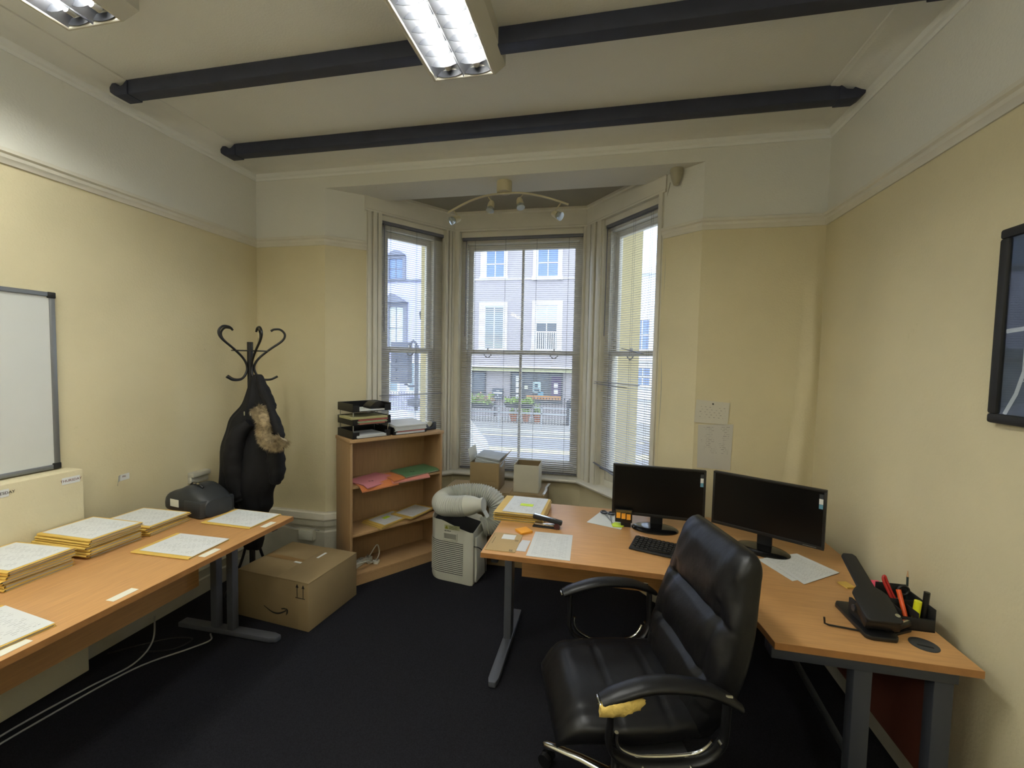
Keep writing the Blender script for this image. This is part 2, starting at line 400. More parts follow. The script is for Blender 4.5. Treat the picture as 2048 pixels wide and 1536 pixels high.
# bay: dado walls under the sills, frieze boards, sill ledge
def seg_frame(P, Q):
    d = Vector((Q.x-P.x, Q.y-P.y, 0)); L = d.length; d.normalize(); n = Vector((-d.y, d.x, 0))
    return Tm((P.x, P.y, 0), d, n), L
SEG = [seg_frame(A, B), seg_frame(B, Cc), seg_frame(Cc, D)]
w = MB(); fz = MB()
for (T, L) in SEG:
    w.box((-.05, 0, 0), (L+.05, .2, ZSILL-.02), T)
    fz.box((-.012, -.012, ZHEAD), (L+.012, .12, ZBAYC), T)
struct('wall_bay', w, M_wall)
fr = MB(); IN = .012
pth = [(A.x-.01, A.y-.012), (B.x, B.y), (Cc.x, Cc.y), (D.x+.01, D.y-.012)]
fr = profile_run(list(reversed(pth)), [(-.1, ZHEAD), (.012, ZHEAD), (.014, ZHEAD+.012), (.010, ZHEAD+.02), (.010, ZBAYC-.03), (.02, ZBAYC-.02), (.022, ZBAYC), (-.1, ZBAYC)])
struct('trim_6', fr, M_white, smooth=.4)
led = profile_run(list(reversed([(A.x+.03, A.y+.03), (B.x, B.y), (Cc.x, Cc.y), (D.x-.01, D.y+.02)])),
    [(-.16, ZSILL-.035), (.055, ZSILL-.035), (.070, ZSILL-.026), (.074, ZSILL-.014), (.068, ZSILL-.004), (.055, ZSILL), (-.16, ZSILL)])
struct('trim_7', led, M_white, smooth=.6)

# ------------------------------------------------------------------ windows
def window(num, T, L, x0, x1, sx0, sx1, mid, z_bot=.70):
    """x0..x1 opening between casings, sx0..sx1 the sashes; mid: with a vertical glazing bar"""
    root = sroot('window_%d' % num, T @ Vector((L/2, 0, ZSILL)))
    c = MB()
    # moulded casings from the segment ends to the opening
    for a, b in ((0.0, x0), (x1, L)):
        if b-a < .03: continue
        c.box((a, 0, ZSILL), (b, .10, ZHEAD), T)
        wdt = b-a; k = 3 if wdt > .07 else 1
        for i in range(k):
            u0 = a+wdt*(i+.12)/k; u1 = a+wdt*(i+.88)/k
            c.box((u0, -.014-.006*(i % 2), ZSILL), (u1, .0, ZHEAD), T)
    c.box((x0, .02, ZHEAD-.05), (x1, .12, ZHEAD), T)
    c.build('casing', M_white, root, bevel=.003)
    f = MB()      # box frame outside the blind
    f.box((x0-.02, .05, ZSILL), (sx0, .15, ZHEAD-.04), T); f.box((sx1, .05, ZSILL), (x1+.02, .15, ZHEAD-.04), T)
    f.box((x0-.02, .05, ZHEAD-.10), (x1+.02, .15, ZHEAD-.04), T); f.box((sx0, .05, ZSILL-.01), (sx1, .17, z_bot), T)
    f.build('frame', M_white, root, bevel=.002)
    zm0, zm1 = 1.728, 1.770
    def sash(name, za, zb, ya, yb, rb, rt):
        s_ = MB(); sw = .042
        s_.box((sx0, ya, za), (sx0+sw, yb, zb), T); s_.box((sx1-sw, ya, za), (sx1, yb, zb), T)
        s_.box((sx0+sw, ya, za), (sx1-sw, yb, za+rb), T); s_.box((sx0+sw, ya, zb-rt), (sx1-sw, yb, zb), T)
        o = s_.build(name, M_white, root, bevel=.002)
        if mid:
            g = MB(); m_ = (sx0+sx1)/2; g.box((m_-.011, ya+.004, za+rb), (m_+.011, yb-.004, zb-rt), T); g.build('glazing_bar', M_white, o)
            for (p, q) in ((sx0+sw, m_-.011), (m_+.011, sx1-sw)):
                MB().box((p, (ya+yb)/2-.002, za+rb), (q, (ya+yb)/2+.002, zb-rt), T).build('pane', M_glass, o)
        else: MB().box((sx0+sw, (ya+yb)/2-.002, za+rb), (sx1-sw, (ya+yb)/2+.002, zb-rt), T).build('pane', M_glass, o)
        return o
    lo = sash('lower_sash', z_bot, zm1, .062, .098, .075, .036)
    up = sash('upper_sash', zm0, ZHEAD-.10, .102, .138, .036, .05)
    for k in ((.2, .8) if mid else (.5,)):
        px = sx0+(sx1-sx0)*k; h = MB()
        h.tube([T @ Vector((px-.035+.07*i/8, .05-.0*i, 1.728-.028*math.sin(PI*i/8))) for i in range(9)], .0045, 8)
        h.box((px-.006, .05, zm1), (px+.006, .07, zm1+.02), T)
        h.build('sash_handle', M_steel, lo, smooth=1.)
    return root
T1, L1 = SEG[0]; T2, L2 = SEG[1]; T3, L3 = SEG[2]
window(1, T1, L1, .130, L1-.10, .185, .640, False)
window(2, T2, L2, .060, L2-.030, .112, L2-.062, True)
window(3, T3, L3, .215, L3-.05, .262, L3-.075, False)

def blind(T, bx0, bx1, ztop, zbot, label, y=.030, pitch=.0175, tilt=0., skip=()):
    org = T @ Vector(((bx0+bx1)/2, y, zbot)); ex = T.to_3x3() @ Vector((1, 0, 0)); ang = math.atan2(ex.y, ex.x)
    r = local('venetian_blind', label, 'blind', org, ang); Lh = (bx1-bx0)/2; H = ztop-zbot
    MB().box((-Lh, -.013, H-.026), (Lh, .013, H)).build('head_rail', M_blindrail, r, bevel=.002)
    br = MB(); br.box((-Lh, -.010, -.012), (Lh, .010, 0)); brd = br.build('bottom_rail', M_blindrail, r, bevel=.002)
    wv = .0078; sl = MB()
    sl.grid(lambda a, b: (-Lh+.004+(2*Lh-.008)*a, -wv+2*wv*b, .0013*math.sin(PI*b)+.0056*(b-.5)), 1, 4)
    sl.grid(lambda a, b: (-Lh+.004+(2*Lh-.008)*a, -wv+2*wv*b, .0013*math.sin(PI*b)-.0004+.0056*(b-.5)), 1, 4)
    first = None; n = int((H-.035)/pitch)
    for i in range(n):
        z = .012+i*pitch
        if i in skip: continue
        if first is None: first = sl.build('slat', M_blind, r, smooth=1.); c = first
        else: c = copyobj(first, r)
        c.location = (0, 0, z+(H-.035-n*pitch)*(i/n))
    for k in (-.78, -.26, .26, .78) if Lh > .45 else (-.72, 0.1, .72):
        q = MB(); q.cyl((k*Lh, -.0088, 0), (k*Lh, -.0088, H-.02), .0009, 5); q.cyl((k*Lh, .0088, 0), (k*Lh, .0088, H-.02), .0009, 5)
        q.build('ladder_cord', M_cord, r)
    q = MB(); q.cyl((-Lh*.93, -.02, H-.9), (-Lh*.93, -.016, H-.02), .0035, 8); q.build('tilt_wand', M_blindrail, r)
    return r
bl1 = blind(T1, .135, .722, 2.797, .80, 'narrow silver venetian blind on the left bay window behind the bookcase')
blind(T2, .070, L2-.035, 2.790, .672, 'wide silver venetian blind lowered over the middle bay window')
bl3 = blind(T3, .235, L3-.06, 2.790, .80, 'narrow silver venetian blind with broken slats on the right bay window')
# loose slats that have slipped out of the broken blinds
def loose(bl, T, a, b):
    mb = MB(); p = Vector(a); q = Vector(b); d = (q-p).normalized(); yv = Vector((0, 1, 0)); zz = d.cross(yv)
    mb.box((0, -.0095, -.0022), ((q-p).length, .0095, .0022), T @ Tm(p, d, yv, zz))
    W = Matrix.Translation(bl.location) @ Matrix.Rotation(bl.rotation_euler.z, 4, 'Z'); inv = W.inverted(); mb.v = [inv @ p_ for p_ in mb.v]
    plabel(mb.build('fallen_slat', M_blindrail, bl, bevel=.001), 'loose dark slat hanging askew')
loose(bl1, T1, (.10, -.030, 1.365), (.70, -.012, 1.368))
for a_, b_ in (((.205, -.026, 1.517), (.70, -.010, 1.510)), ((.225, -.048, 1.502), (.60, -.040, 1.488)), ((.52, -.026, 1.785), (.73, -.012, 1.742)), ((.22, -.030, .842), (.74, -.020, .740))): loose(bl3, T3, a_, b_)

# outer cream stone mullions of the bay, seen through the side windows
ex = MB()
p = at(859, 650, 1, 4.12); ex.box((p.x-.05, 4.02, -.7), (p.x+.11, 4.35, 3.4))
p = at(1257, 650, 1, 4.25); ex.box((p.x-.09, 4.03, -.7), (p.x+.09, 4.40, 3.4))
struct('wall_outside', ex, mat('cream_masonry_paint', (234, 222, 180), .7, var=.03))

# ------------------------------------------------------------------ ceiling beams
def beam(yf, label):
    """navy beam with hooked bracket ends; far bottom edge at yf"""
    r = thing('ceiling_beam', label, 'beam', ((XL+XR)/2, yf-.035, 3.05))
    x0, x1 = XL+.19, XR-.14
    mb = MB(); mb.box((x0, yf-.072, 3.05), (x1, yf, ZC)); mb.build('beam', M_beam, r, bevel=.006)
    for sgn, xe in ((-1, x0), (1, x1)):
        q = MB(); pts = [(0, 0), (.085, 0), (.115, .020), (.118, .045), (.10, .066), (.075, .064), (.058, .045), (.03, .050), (0, .075)]
        pr = [Vector((xe+sgn*(px-.004), 0, 3.047+pz)) for px, pz in pts]
        ra = [Vector((p_.x, yf-.078, p_.z)) for p_ in pr]; rb = [Vector((p_.x, yf+.006, p_.z)) for p_ in pr]
        q.loft([ra, rb]); q.build('end_bracket', M_beam, r, bevel=.004)
beam(2.665, 'dark navy ceiling beam nearest the bay window')
beam(1.977, 'dark navy ceiling beam crossing above the lit panel light')

# ------------------------------------------------------------------ fluorescent fittings
def fitting(x0, x1, y0, y1, label, yflare=.045, zb=3.0):
    r = thing('fluorescent_light', label, 'ceiling light', ((x0+x1)/2, (y0+y1)/2, zb), 0, 'twin tube louvred ceiling lights')
    fl = .055; zt = zb+.055
    mb = MB()       # flared white body around the opening
    def ring(d, z): return [Vector((x0-d, y0-d, z)), Vector((x1+d, y0-d, z)), Vector((x1+d, y1+d*.7, z)), Vector((x0-d, y1+d*.7, z))]
    mb.loft([ring(0, zb+.004), ring(.004, zb), ring(.014, zb), ring(fl, zt), ring(fl, ZC-.012 if yflare < 0 else zt+.01), ring(0, zt+.01), ring(0, zb+.004)], cap=False)
    mb.box((x0-fl, y0-fl, zt+.008), (x1+fl, y1+fl*.7, ZC), None)
    mb.build('body', M_lampbody, r, bevel=0)
    rf = MB(); xm = (x0+x1)/2
    for (a, b) in ((x0, xm), (xm, x1)):
        rf.grid(lambda u, v, a=a, b=b: (a+(b-a)*u, y0+(y1-y0)*v, zb+.05-.045*(2*u-1)**2), 10, 1)
    rf.build('reflector', M_refl, r, smooth=1.)
    n = int(round((y1-y0)/.0705)); c0 = None
    for i in range(1, n+1):
        for (a, b) in ((x0, xm), (xm, x1)):
            if c0 is None:
                q = MB(); q.loft([[Vector((a+.004+(b-a-.008)*t, y0+.0705*1-.0022*k, zb+.034-.03*(1-(2*t-1)**2)*0)) for t in (0, .25, .5, .75, 1)]+
                                  [Vector((a+.004+(b-a-.008)*t, y0+.0705*1-.0022*k, zb+.002+.012*(2*t-1)**2)) for t in (1, .75, .5, .25, 0)] for k in (0, 1)])
                c0 = q.build('louvre_blade', M_louvre, r); base = (a, y0+.0705)
                first = c0
            else:
                c = copyobj(first, r); c.location = (a-base[0], (y0+.0705*i)-base[1], 0)
    MB().box((xm-.0015, y0, zb), (xm+.0015, y1, zb+.03)).build('centre_strip', M_louvre, r)
    for xc in ((x0+xm)/2, (xm+x1)/2):
        t = MB(); t.cyl((xc, y0+.05, zb+.036), (xc, y1-.05, zb+.036), .0125, 14); t.build('tube', M_tubeon, r, smooth=1.)
        e = MB()
        for ya, yb in ((y0+.02, y0+.05), (y1-.05, y1-.02)): e.cyl((xc, ya, zb+.036), (xc, yb, zb+.036), .015, 12)
        e.build('lampholder', M_lampbody, r, smooth=.8)
    return r
fitting(-.822, -.548, .81, 2.012, 'lit louvred panel light hanging in the middle of the ceiling')
fitting(-2.20, -1.94, .235, 1.437, 'lit louvred panel light in the upper left corner of the photo')
def batten(x, y0, y1, z, label):
    """added unseen fill lamp, a bare batten on two rods, brightening walls and ceiling"""
    r = thing('added_fill_batten', label, 'ceiling light', (x, (y0+y1)/2, z), 0)
    MB().box((x-.03, y0, z), (x+.03, y1, z+.05)).build('spine', M_lampbody, r, bevel=.004)
    t = MB(); t.cyl((x, y0+.03, z-.03), (x, y1-.03, z-.03), .019, 14); t.build('tube', M_tubeon, r, smooth=1.)
    e = MB()
    for yy in (y0+.015, y1-.015): e.box((x-.02, yy-.012, z-.05), (x+.02, yy+.012, z))
    e.build('lampholder', M_lampbody, r)
    q = MB()
    for yy in (y0+.2, y1-.2): q.cyl((x, yy, z+.05), (x, yy, ZC), .005, 8)
    q.build('rod', M_steel, r)
batten(.35, -1.5, -.3, 2.62, 'added fill light, a bare batten on rods, unseen on the right behind the camera')  # both lamps are added out of view to lift ceiling and wall brightness
batten(-1.75, -1.5, -.3, 2.62, 'added fill light, a bare batten on rods, unseen on the left behind the camera')

# ------------------------------------------------------------------ spot bar, sensor, wall things
r = thing('spotlight_bar', 'cream curved bar with four small spotlights under the bay lintel', 'spotlight bar', (-.737, 3.09, ZSOF-.09))
mb = MB(); mb.lathe([(.0, ZSOF-.075), (.052, ZSOF-.075), (.055, ZSOF-.068), (.055, ZSOF-.001), (0, ZSOF-.001)], (-.735, 3.09, 0), 28); mb.build('ceiling_rose', M_cream, r, smooth=.6)
yb_ = 3.09; barp = [at(u, v, 1, yb_) for u, v in ((896, 426), (905, 420), (940, 402), (975, 391), (1010, 387), (1045, 386), (1085, 393), (1120, 403), (1137, 409))]
mb = MB(); mb.tube(smoothpath(barp, 6), .010, 10, flat=(.7, 1)); mb.build('bar', M_cream, r, smooth=1.)
MB().cyl((-.735, yb_, ZSOF-.075), (-.735, yb_, at(1010, 387, 1, yb_).z), .012, 10).build('stem', M_cream, r, smooth=1.)
M_bulb = mat('reflector_bulb', (190, 195, 190), .12, metal=.6)
for (u, v, bu, bv, hu, hv) in ((908, 422, 905, 441, 917, 437), (977, 394, 978, 430, 983, 406), (1046, 389, 1043, 423, 1039, 400), (1122, 406, 1124, 434, 1108, 427)):
    p0 = at(u, v, 1, yb_); hb = at(hu, hv, 1, yb_); b_ = at(bu, bv, 1, yb_-.03); d = (b_-hb).normalized()
    q = MB(); q.cyl(p0, hb+Vector((0, 0, .01)), .005, 8)
    cup = [hb-d*.012, hb+d*.0, hb+d*.035]; q.tube(cup, [.016, .022, .026], 16)
    sp_ = q.build('spot_head', M_cream, r, smooth=.8)
    q = MB(); q.tube([hb+d*.034, hb+d*.045, hb+d*.066, hb+d*.068], [.016, .026, .030, .012], 18); q.build('bulb', M_bulb, sp_, smooth=.8)
mb = MB(); pc = at(1342, 356, 1, 3.10); pc = Vector((.455, 3.075, ZSOF-.05))
mb.lathe([(.0, ZSOF-.105), (.018, ZSOF-.10), (.034, ZSOF-.055), (.042, ZSOF-.02), (.042, ZSOF-.001), (0, ZSOF-.001)], (.43, 3.07, 0), 20)
tag(mb.build('alarm_sensor', mat('aged_white_plastic', (170, 164, 140), .4, var=.1), None, smooth=.8), 'small cone shaped alarm sensor in the top right corner of the bay opening', 'sensor')
mb = MB(); mb.tube(smoothpath([(.40, 3.13, ZSOF-.06), (.386, 3.155, 2.75), (.392, 3.147, 2.3), (.385, 3.155, 1.9), (.395, 3.143, 1.5), (.388, 3.151, 1.1), (.392, 3.147, .7)], 5), .0035, 6)
tag(mb.build('sensor_cable', M_whiteold, None, smooth=1.), 'thin painted cable running down the right bay casing from the sensor', 'cable')

# whiteboard
wa = at(106, 585, 0, XL+.02); wz1, wz0, wy1 = 1.965, 1.065, 1.668
r = thing('whiteboard', 'large whiteboard in a grey aluminium frame on the left wall', 'whiteboard', (XL, 1.07, wz0+.01))
wz0 = 1.08
MB().box((XL, .30, wz0+.01), (XL+.012, wy1-.01, wz1-.01)).build('writing_surface', M_board, r)
for nm, a, b in (('frame_rail', (XL, .30, wz1-.022), (XL+.02, wy1-.02, wz1)), ('frame_rail', (XL, .30, wz0), (XL+.02, wy1-.02, wz0+.022)), ('frame_rail', (XL, wy1-.022, wz0+.02), (XL+.02, wy1, wz1-.02))):
    MB().box(a, b).build(nm, M_alu, r, bevel=.003)
for zz in (wz0-.001, wz1-.029): MB().box((XL, wy1-.030, zz), (XL+.024, wy1+.002, zz+.030)).build('corner_cap', M_blackm, r, bevel=.004)

# picture on the right wall
pt = at(2001, 462, 0, XR-.02); pb = at(1982, 845, 0, XR-.02); py = 1.745; pz1, pz0 = pt.z, pb.z
r = thing('framed_picture', 'framed dark picture in a black frame on the right wall', 'picture', (XR, 1.45, pz0))
for a, b in (((XR-.028, 1.15, pz1-.032), (XR, py, pz1)), ((XR-.028, 1.15, pz0), (XR, py, pz0+.032)), ((XR-.028, py-.034, pz0+.03), (XR, py, pz1-.03)), ((XR-.028, 1.15, pz0+.03), (XR, 1.184, pz1-.03))):
    MB().box(a, b).build('frame_rail', M_blackm, r, bevel=.008)
Mpic = mat('dark_slate_print', (70, 76, 88), .7, var=.5, vscale=5)
MB().box((XR-.014, 1.18, pz0+.03), (XR-.004, py-.03, pz1-.03)).build('print', Mpic, r)
q = MB()
for a, b in (((1.20, pz0+.14), (py-.10, pz0+.143)), ((1.20, pz1-.062), (py-.10, pz1-.059)), ((py-.103, pz0+.14), (py-.10, pz1-.06))):
    q.box((XR-.0152, a[0], a[1]), (XR-.014, b[0], b[1]))
q.build('printed_line', mat('pale_grey_ink', (190, 192, 198), .7), r)
q = MB(); q.tube([(XR-.0145, py-.05, pz0+.032), (XR-.0145, py-.085, pz0+.10), (XR-.0145, py-.12, pz0+.22), (XR-.0145, py-.122, pz0+.29), (XR-.0145, py-.10, pz0+.305), (XR-.0145, py-.035, pz0+.300)], .007, 6, flat=(1, .1)); q.build('printed_pipe', mat('pale_grey_ink', (190, 192, 198), .7), r)
MB().box((XR-.020, 1.18, pz0+.03), (XR-.018, py-.03, pz1-.03)).build('glass_pane', M_glass, r)

# notices on the back wall
def wallsheet(name, pts, m, label, cat, group=None, ax=1, val=YB-.003):
    c = [at(u, v, ax, val) for u, v in pts]; o = MB().sheet(c).build(name, m); return tag(o, label, cat, group)
n1 = thing('wall_notice', 'upper landscape notice pinned to the back wall above the left monitor', 'notice', at(1426, 845, 1, YB-.006))
MB().sheet([at(*p_, 1, YB-.006) for p_ in ((1388, 844), (1455, 850), (1460, 806), (1393, 799))]).build('sheet', M_pageC, n1)
pz_ = at(1426, 808, 1, YB-.008); MB().lathe([(0, -.004), (.005, -.003), (.005, .003), (0, .004)], (pz_.x, YB-.010, pz_.z), 10, 'y').build('drawing_pin', M_ink, n1)
wallsheet('wall_notice', ((1394, 935), (1460, 941), (1467, 849), (1396, 849)), M_pageD, 'lower portrait list taped to the back wall under the landscape notice', 'notice')

# paper labels on the left wall and the boxing
Mlab = M_paper
def walllabel(u0, v0, u1, v1, x, txt, label, red=0):
    a = at(u0, v0, 0, x); b = at(u1, v1, 0, x); r = thing('day_label', label, 'label', ((a+b)/2))
    h = .034; MB().sheet([(x, a.y, (a.z+b.z)/2-h/2), (x, b.y, (a.z+b.z)/2-h/2), (x, b.y, (a.z+b.z)/2+h/2), (x, a.y, (a.z+b.z)/2+h/2)]).build('paper', Mlab, r)
    q = MB(); text_mb(q, txt, .0175, Tm((x+.0006, (a.y+b.y)/2, (a.z+b.z)/2), (0, 1, 0), (0, 0, 1), (1, 0, 0)), .0003)
    q.build('lettering', mat('maroon_ink', (110, 60, 62), .7) if red else M_ink, r)
walllabel(124, 963, 160, 957, -2.5985, 'THURSDAY', 'small taped label on the boxing reading THURSDAY', 1)
walllabel(-22, 992, 18, 986, -2.5985, 'WEDNESDAY', 'small taped label on the boxing at the left edge of the photo', 0)
r = thing('day_label', 'curled white paper label peeling off the left wall', 'label', at(240, 957, 0, XL))
a = at(222, 963, 0, XL); b = at(258, 950, 0, XL); zc_ = (a.z+b.z)/2
q = MB(); q.grid(lambda u, v: (XL+.002+(.045*(1-u/.55)**2 if u < .55 else 0.0015), a.y+(b.y-a.y)*u+(.006 if u < .5 else 0)*v, zc_-.018-(.012 if u < .3 else 0)*(1-v)+.036*v+.004*u), 12, 3); q.build('paper', Mlab, r, smooth=1., )
r2 = MB(); text_mb(r2, 'FRI', .015, Tm((XL+.0044, b.y-.03, zc_+.006), (0, 1, 0), (0, 0, 1), (1, 0, 0)), .0003); r2.build('lettering', mat('maroon_ink', (110, 60, 62), .7), r)
# small white ledge tray on the wall behind the case
a = at(378, 952, 0, XL); MB_ = MB(); MB_.box((XL, 2.37, .845), (XL+.05, 2.50, .875)); MB_.box((XL, 2.37, .80), (XL+.03, 2.50, .85))
tag(MB_.build('wall_socket_box', M_whiteold, None, bevel=.003), 'small white surface mounted box on the left wall behind the black case', 'wall box')
# socket on the tall skirting beside the brown box
r = thing('wall_socket', 'grey white double socket on the tall skirting behind the large brown box', 'socket', (-2.23, YB-.03, .22))
MB().box((-2.30, YB-.065, .24), (-2.17, YB-.03, .325)).build('back_box', M_whiteold, r, bevel=.004)
MB().box((-2.295, YB-.073, .245), (-2.175, YB-.065, .32)).build('face_plate', M_ac, r, bevel=.003)
q = MB(); q.tube(smoothpath([(-2.60, YB-.045, .33), (-2.45, YB-.045, .335), (-2.36, YB-.045, .318), (-2.25, YB-.04, .33), (-2.13, YB-.045, .32)], 5), .004, 6)
tag(q.build('skirting_cable', M_cable, None, smooth=1.), 'thin grey cable sagging along the tall skirting behind the coat stand', 'cable')

# ------------------------------------------------------------------ left desk
DX0, DX1, DY0, DY1 = -2.575, -1.772, .40, 2.206
r = thing('office_desk', 'long beech office desk with grey legs along the left wall', 'desk', ((DX0+DX1)/2, (DY0+DY1)/2, 0))
MB().box((DX0, DY0, DZ-.025), (DX1, DY1, DZ)).build('desktop', M_wood_y, r, bevel=.0015)
plabel(MB().box((DX1-.0002, DY0, DZ-.0245), (DX1+.0016, DY1, DZ-.0005)).build('edging', M_edge, r), 'darker edging strip along the desk front')
MB().box((-2.33, DY0+.1, .30), (-2.312, DY1-.13, DZ-.03)).build('modesty_panel', M_wood_y, r)
for yy in (2.13, .50):
    f = MB(); f.prism([(-2.50, yy-.03), (-1.86, yy-.03), (-1.815, yy-.018), (-1.81, yy+.018), (-1.86, yy+.03), (-2.50, yy+.03)], 0.004, .034); f.build('foot', M_grey, r, bevel=.006)
    for xx in (-2.245, -2.13): MB().box((xx-.022, yy-.022, .03), (xx+.022, yy+.022, DZ-.06)).build('leg', M_grey, r, bevel=.004)
    MB().box((-2.47, yy-.02, DZ-.065), (-1.83, yy+.02, DZ-.025)).build('top_bracket', M_dgrey, r, bevel=.004)
MB().box((-2.33, DY0+.1, DZ-.06), (-2.29, DY1-.08, DZ-.025)).build('cross_rail', M_dgrey, r)
# stuck labels on the desk edge
for k, (ya, yb_, t) in enumerate(((1.259, 1.352, 'printed white label stuck near the desk edge between the sorted folders'), (1.645, 1.735, 'printed white label stuck in front of the middle single folder'), (2.02, 2.10, 'printed white label stuck in front of the far single folder'), (.935, 1.022, 'printed white label stuck in front of the nearest single folder'))):
    o = MB().sheet([(-1.797, ya, DZ+.0012), (-1.797, yb_, DZ+.0012), (-1.834, yb_, DZ+.0012), (-1.834, ya, DZ+.0012)], .0005).build('desk_label', M_label)
    tag(o, t, 'label')

# ------------------------------------------------------------------ buff document folders
def folder_mesh(w, d, t, spine=1, bend=0.):
    """folded wallet: cover bottom + top joined by a rounded spine on the low-y side"""
    mb = MB(); n = 5; th = .0009
    path = [(d, 0.0)]+[(.006-.006*math.sin(PI*i/n)*1.0, t*(.5-.5*math.cos(PI*i/n))) for i in range(n+1)]+[(d*.985, t)]
    inner = [(p[0] if i in (0, len(path)-1) else p[0]+th, min(max(p[1], th), t-th)) for i, p in enumerate(path)]
    for xa, xb in ((0, w),):
        ra = [Vector((xa, p[0], p[1])) for p in path]+[Vector((xa, p[0], p[1])) for p in reversed(inner)]
        rb = [Vector((xb, p[0], p[1])) for p in path]+[Vector((xb, p[0], p[1])) for p in reversed(inner)]
        mb.loft([ra, rb])
    return mb
FC = {}
def folder(loc, rotz, label, w=.325, d=.238, t=.0085, sheet=None, sheet_off=(.0, .0), group=None, contents=True, note=None, matc=None):
    key = (w, d, round(t, 4), matc)
    r = local('document_folder', label, 'folder', loc, rotz, group)
    if key in FC:
        for o in FC[key]: copyobj(o, r)
    else:
        a = folder_mesh(w, d, t); a.v = [p-Vector((w/2, d/2, 0)) for p in a.v]
        o1 = a.build('cover', matc or M_buff, r, smooth=.6)
        c = MB(); c.box((-w/2+.012, -d/2+.010, .0015), (w/2-.004, d/2-.006, t-.0015)); o2 = c.build('contents', M_leaf, r)
        FC[key] = [o1, o2]
    if sheet:
        sx, sy = sheet_off; hw, hd = .1485, .105; q = MB()
            # long side of the page lies across the desk; its top edge towards the wall
        q.sheet([(hw+sx, -hd+sy, t+.0016), (hw+sx, hd+sy, t+.0012), (-hw+sx, hd+sy, t+.0012), (-hw+sx, -hd+sy, t+.0016)], .0008)
        q.build('cover_sheet', sheet, r)
        if note:
            nx, ny = note; q = MB(); q.box((nx-.022, ny-.03, t+.0016), (nx+.022, ny+.03, t+.0026)); q.build('sticky_note', M_lime, r)
    return r
ORD = ['lowest', 'second from the bottom', 'third from the bottom', 'fourth from the bottom', 'fifth from the bottom', 'sixth from the bottom', 'seventh from the bottom', 'eighth from the bottom', 'ninth from the bottom']
def stack(cx, cy, n, ts, where, group, rot=0, jit=.010, w=.325, top=.6):
    z = DZ+.0005
    for i in range(n):
        t = ts[i % len(ts)]
        last = i == n-1
        lab = ('top buff folder with a printed form, ' if last else 'buff folder %s, ' % ORD[i])+where
        folder((cx+random.uniform(-jit, jit), cy+random.uniform(-jit, jit), z), rot+random.uniform(-.035, .035), lab, t=t, sheet=M_pageA if last else None, group=group, w=w)
        z += t+.0008
    return z
stack(-2.425, 1.325, 7, (.010, .0125, .009, .011), 'in the nearest stack at the left edge', 'folders in the nearest stack on the left desk', rot=.02)
stack(-2.430, 1.612, 8, (.011, .009, .010, .012), 'in the tallest stack beside the boxing', 'folders in the middle stack on the left desk', rot=.02)
stack(-2.435, 1.874, 5, (.0095, .010, .008), 'in the stack beside the black case', 'folders in the far stack on the left desk', rot=.02)
folder((-2.020, 1.995+.10, DZ+.0005), -.02, 'single buff folder with a form at the far end of the left desk', t=.006, sheet=M_pageA, sheet_off=(.008, .004))
folder((-2.005, 1.716, DZ+.0005), .02, 'single buff folder with a form lying in the middle of the left desk', t=.007, sheet=M_pageA, sheet_off=(.012, .008))
folder((-1.995, 1.00, DZ+.0005), -.12, 'single buff folder with a form at the bottom left of the photo', t=.010, sheet=M_pageA, sheet_off=(.006, .012))

# black carry case (label machine) on the left desk
r = local('carrying_case', 'black moulded carrying case with a white label on the left desk', 'case', (-2.385, 2.150, DZ), math.radians(-10))
def caseprof(x):   # height along the case
    return .075+.075*math.exp(-((x-.02)/.12)**2)
q = MB(); rings = []
Wc, Dc = .37, .20
for i in range(15):
    x = -Wc/2+Wc*i/14; e = min(1, math.sin(max(.02, min(1, (i+.6)/3))*PI/2)) * min(1, math.sin(max(.02, min(1, (14.6-i)/3))*PI/2))
    h = (.118+.055*math.exp(-((x-.025)/.10)**2))*(.72+.28*e); dd = Dc/2*(.70+.30*e); ring = []
    for k in range(20):
        a = 2*PI*k/20; cy_, sz_ = math.cos(a), math.sin(a)
        yy = dd*math.copysign(abs(cy_)**.45, cy_); zz_ = h/2+h/2*math.copysign(abs(sz_)**.5, sz_)
        ring.append(Vector((x, yy*(1-.12*max(0, sz_)), zz_+.001)))
    rings.append(ring)
q.loft(rings); q.build('shell', mat('charcoal_moulded_plastic', (44, 47, 50), .5, bump=.1, bscale=200), r, smooth=.9)
q = MB(); q.loft([[Vector((x_, y_*s_, z_)) for (x_, y_) in ((.03, -.1045), (.03, .1), (.176, .1), (.182, .0), (.176, -.1045))] for z_, s_ in ((.004, 1.0), (.088, 1.0), (.10, .93))]); q.build('lid', mat('charcoal_moulded_plastic', (44, 47, 50), .5), r, bevel=.006)
MB().box((-.095, -.1025, .045), (-.02, -.1, .088)).build('white_label', M_label, r)
q = MB(); q.tube(smoothpath([(-.02, -.03, .165), (.01, -.035, .18), (.06, -.035, .178), (.09, -.03, .158)], 5), .006, 8); q.build('handle', M_black, r, smooth=1.)
for xx in (.045, .075): MB().box((xx-.02, -.046, .180), (xx+.002, -.040, .185)).build('catch', M_chrome, r)

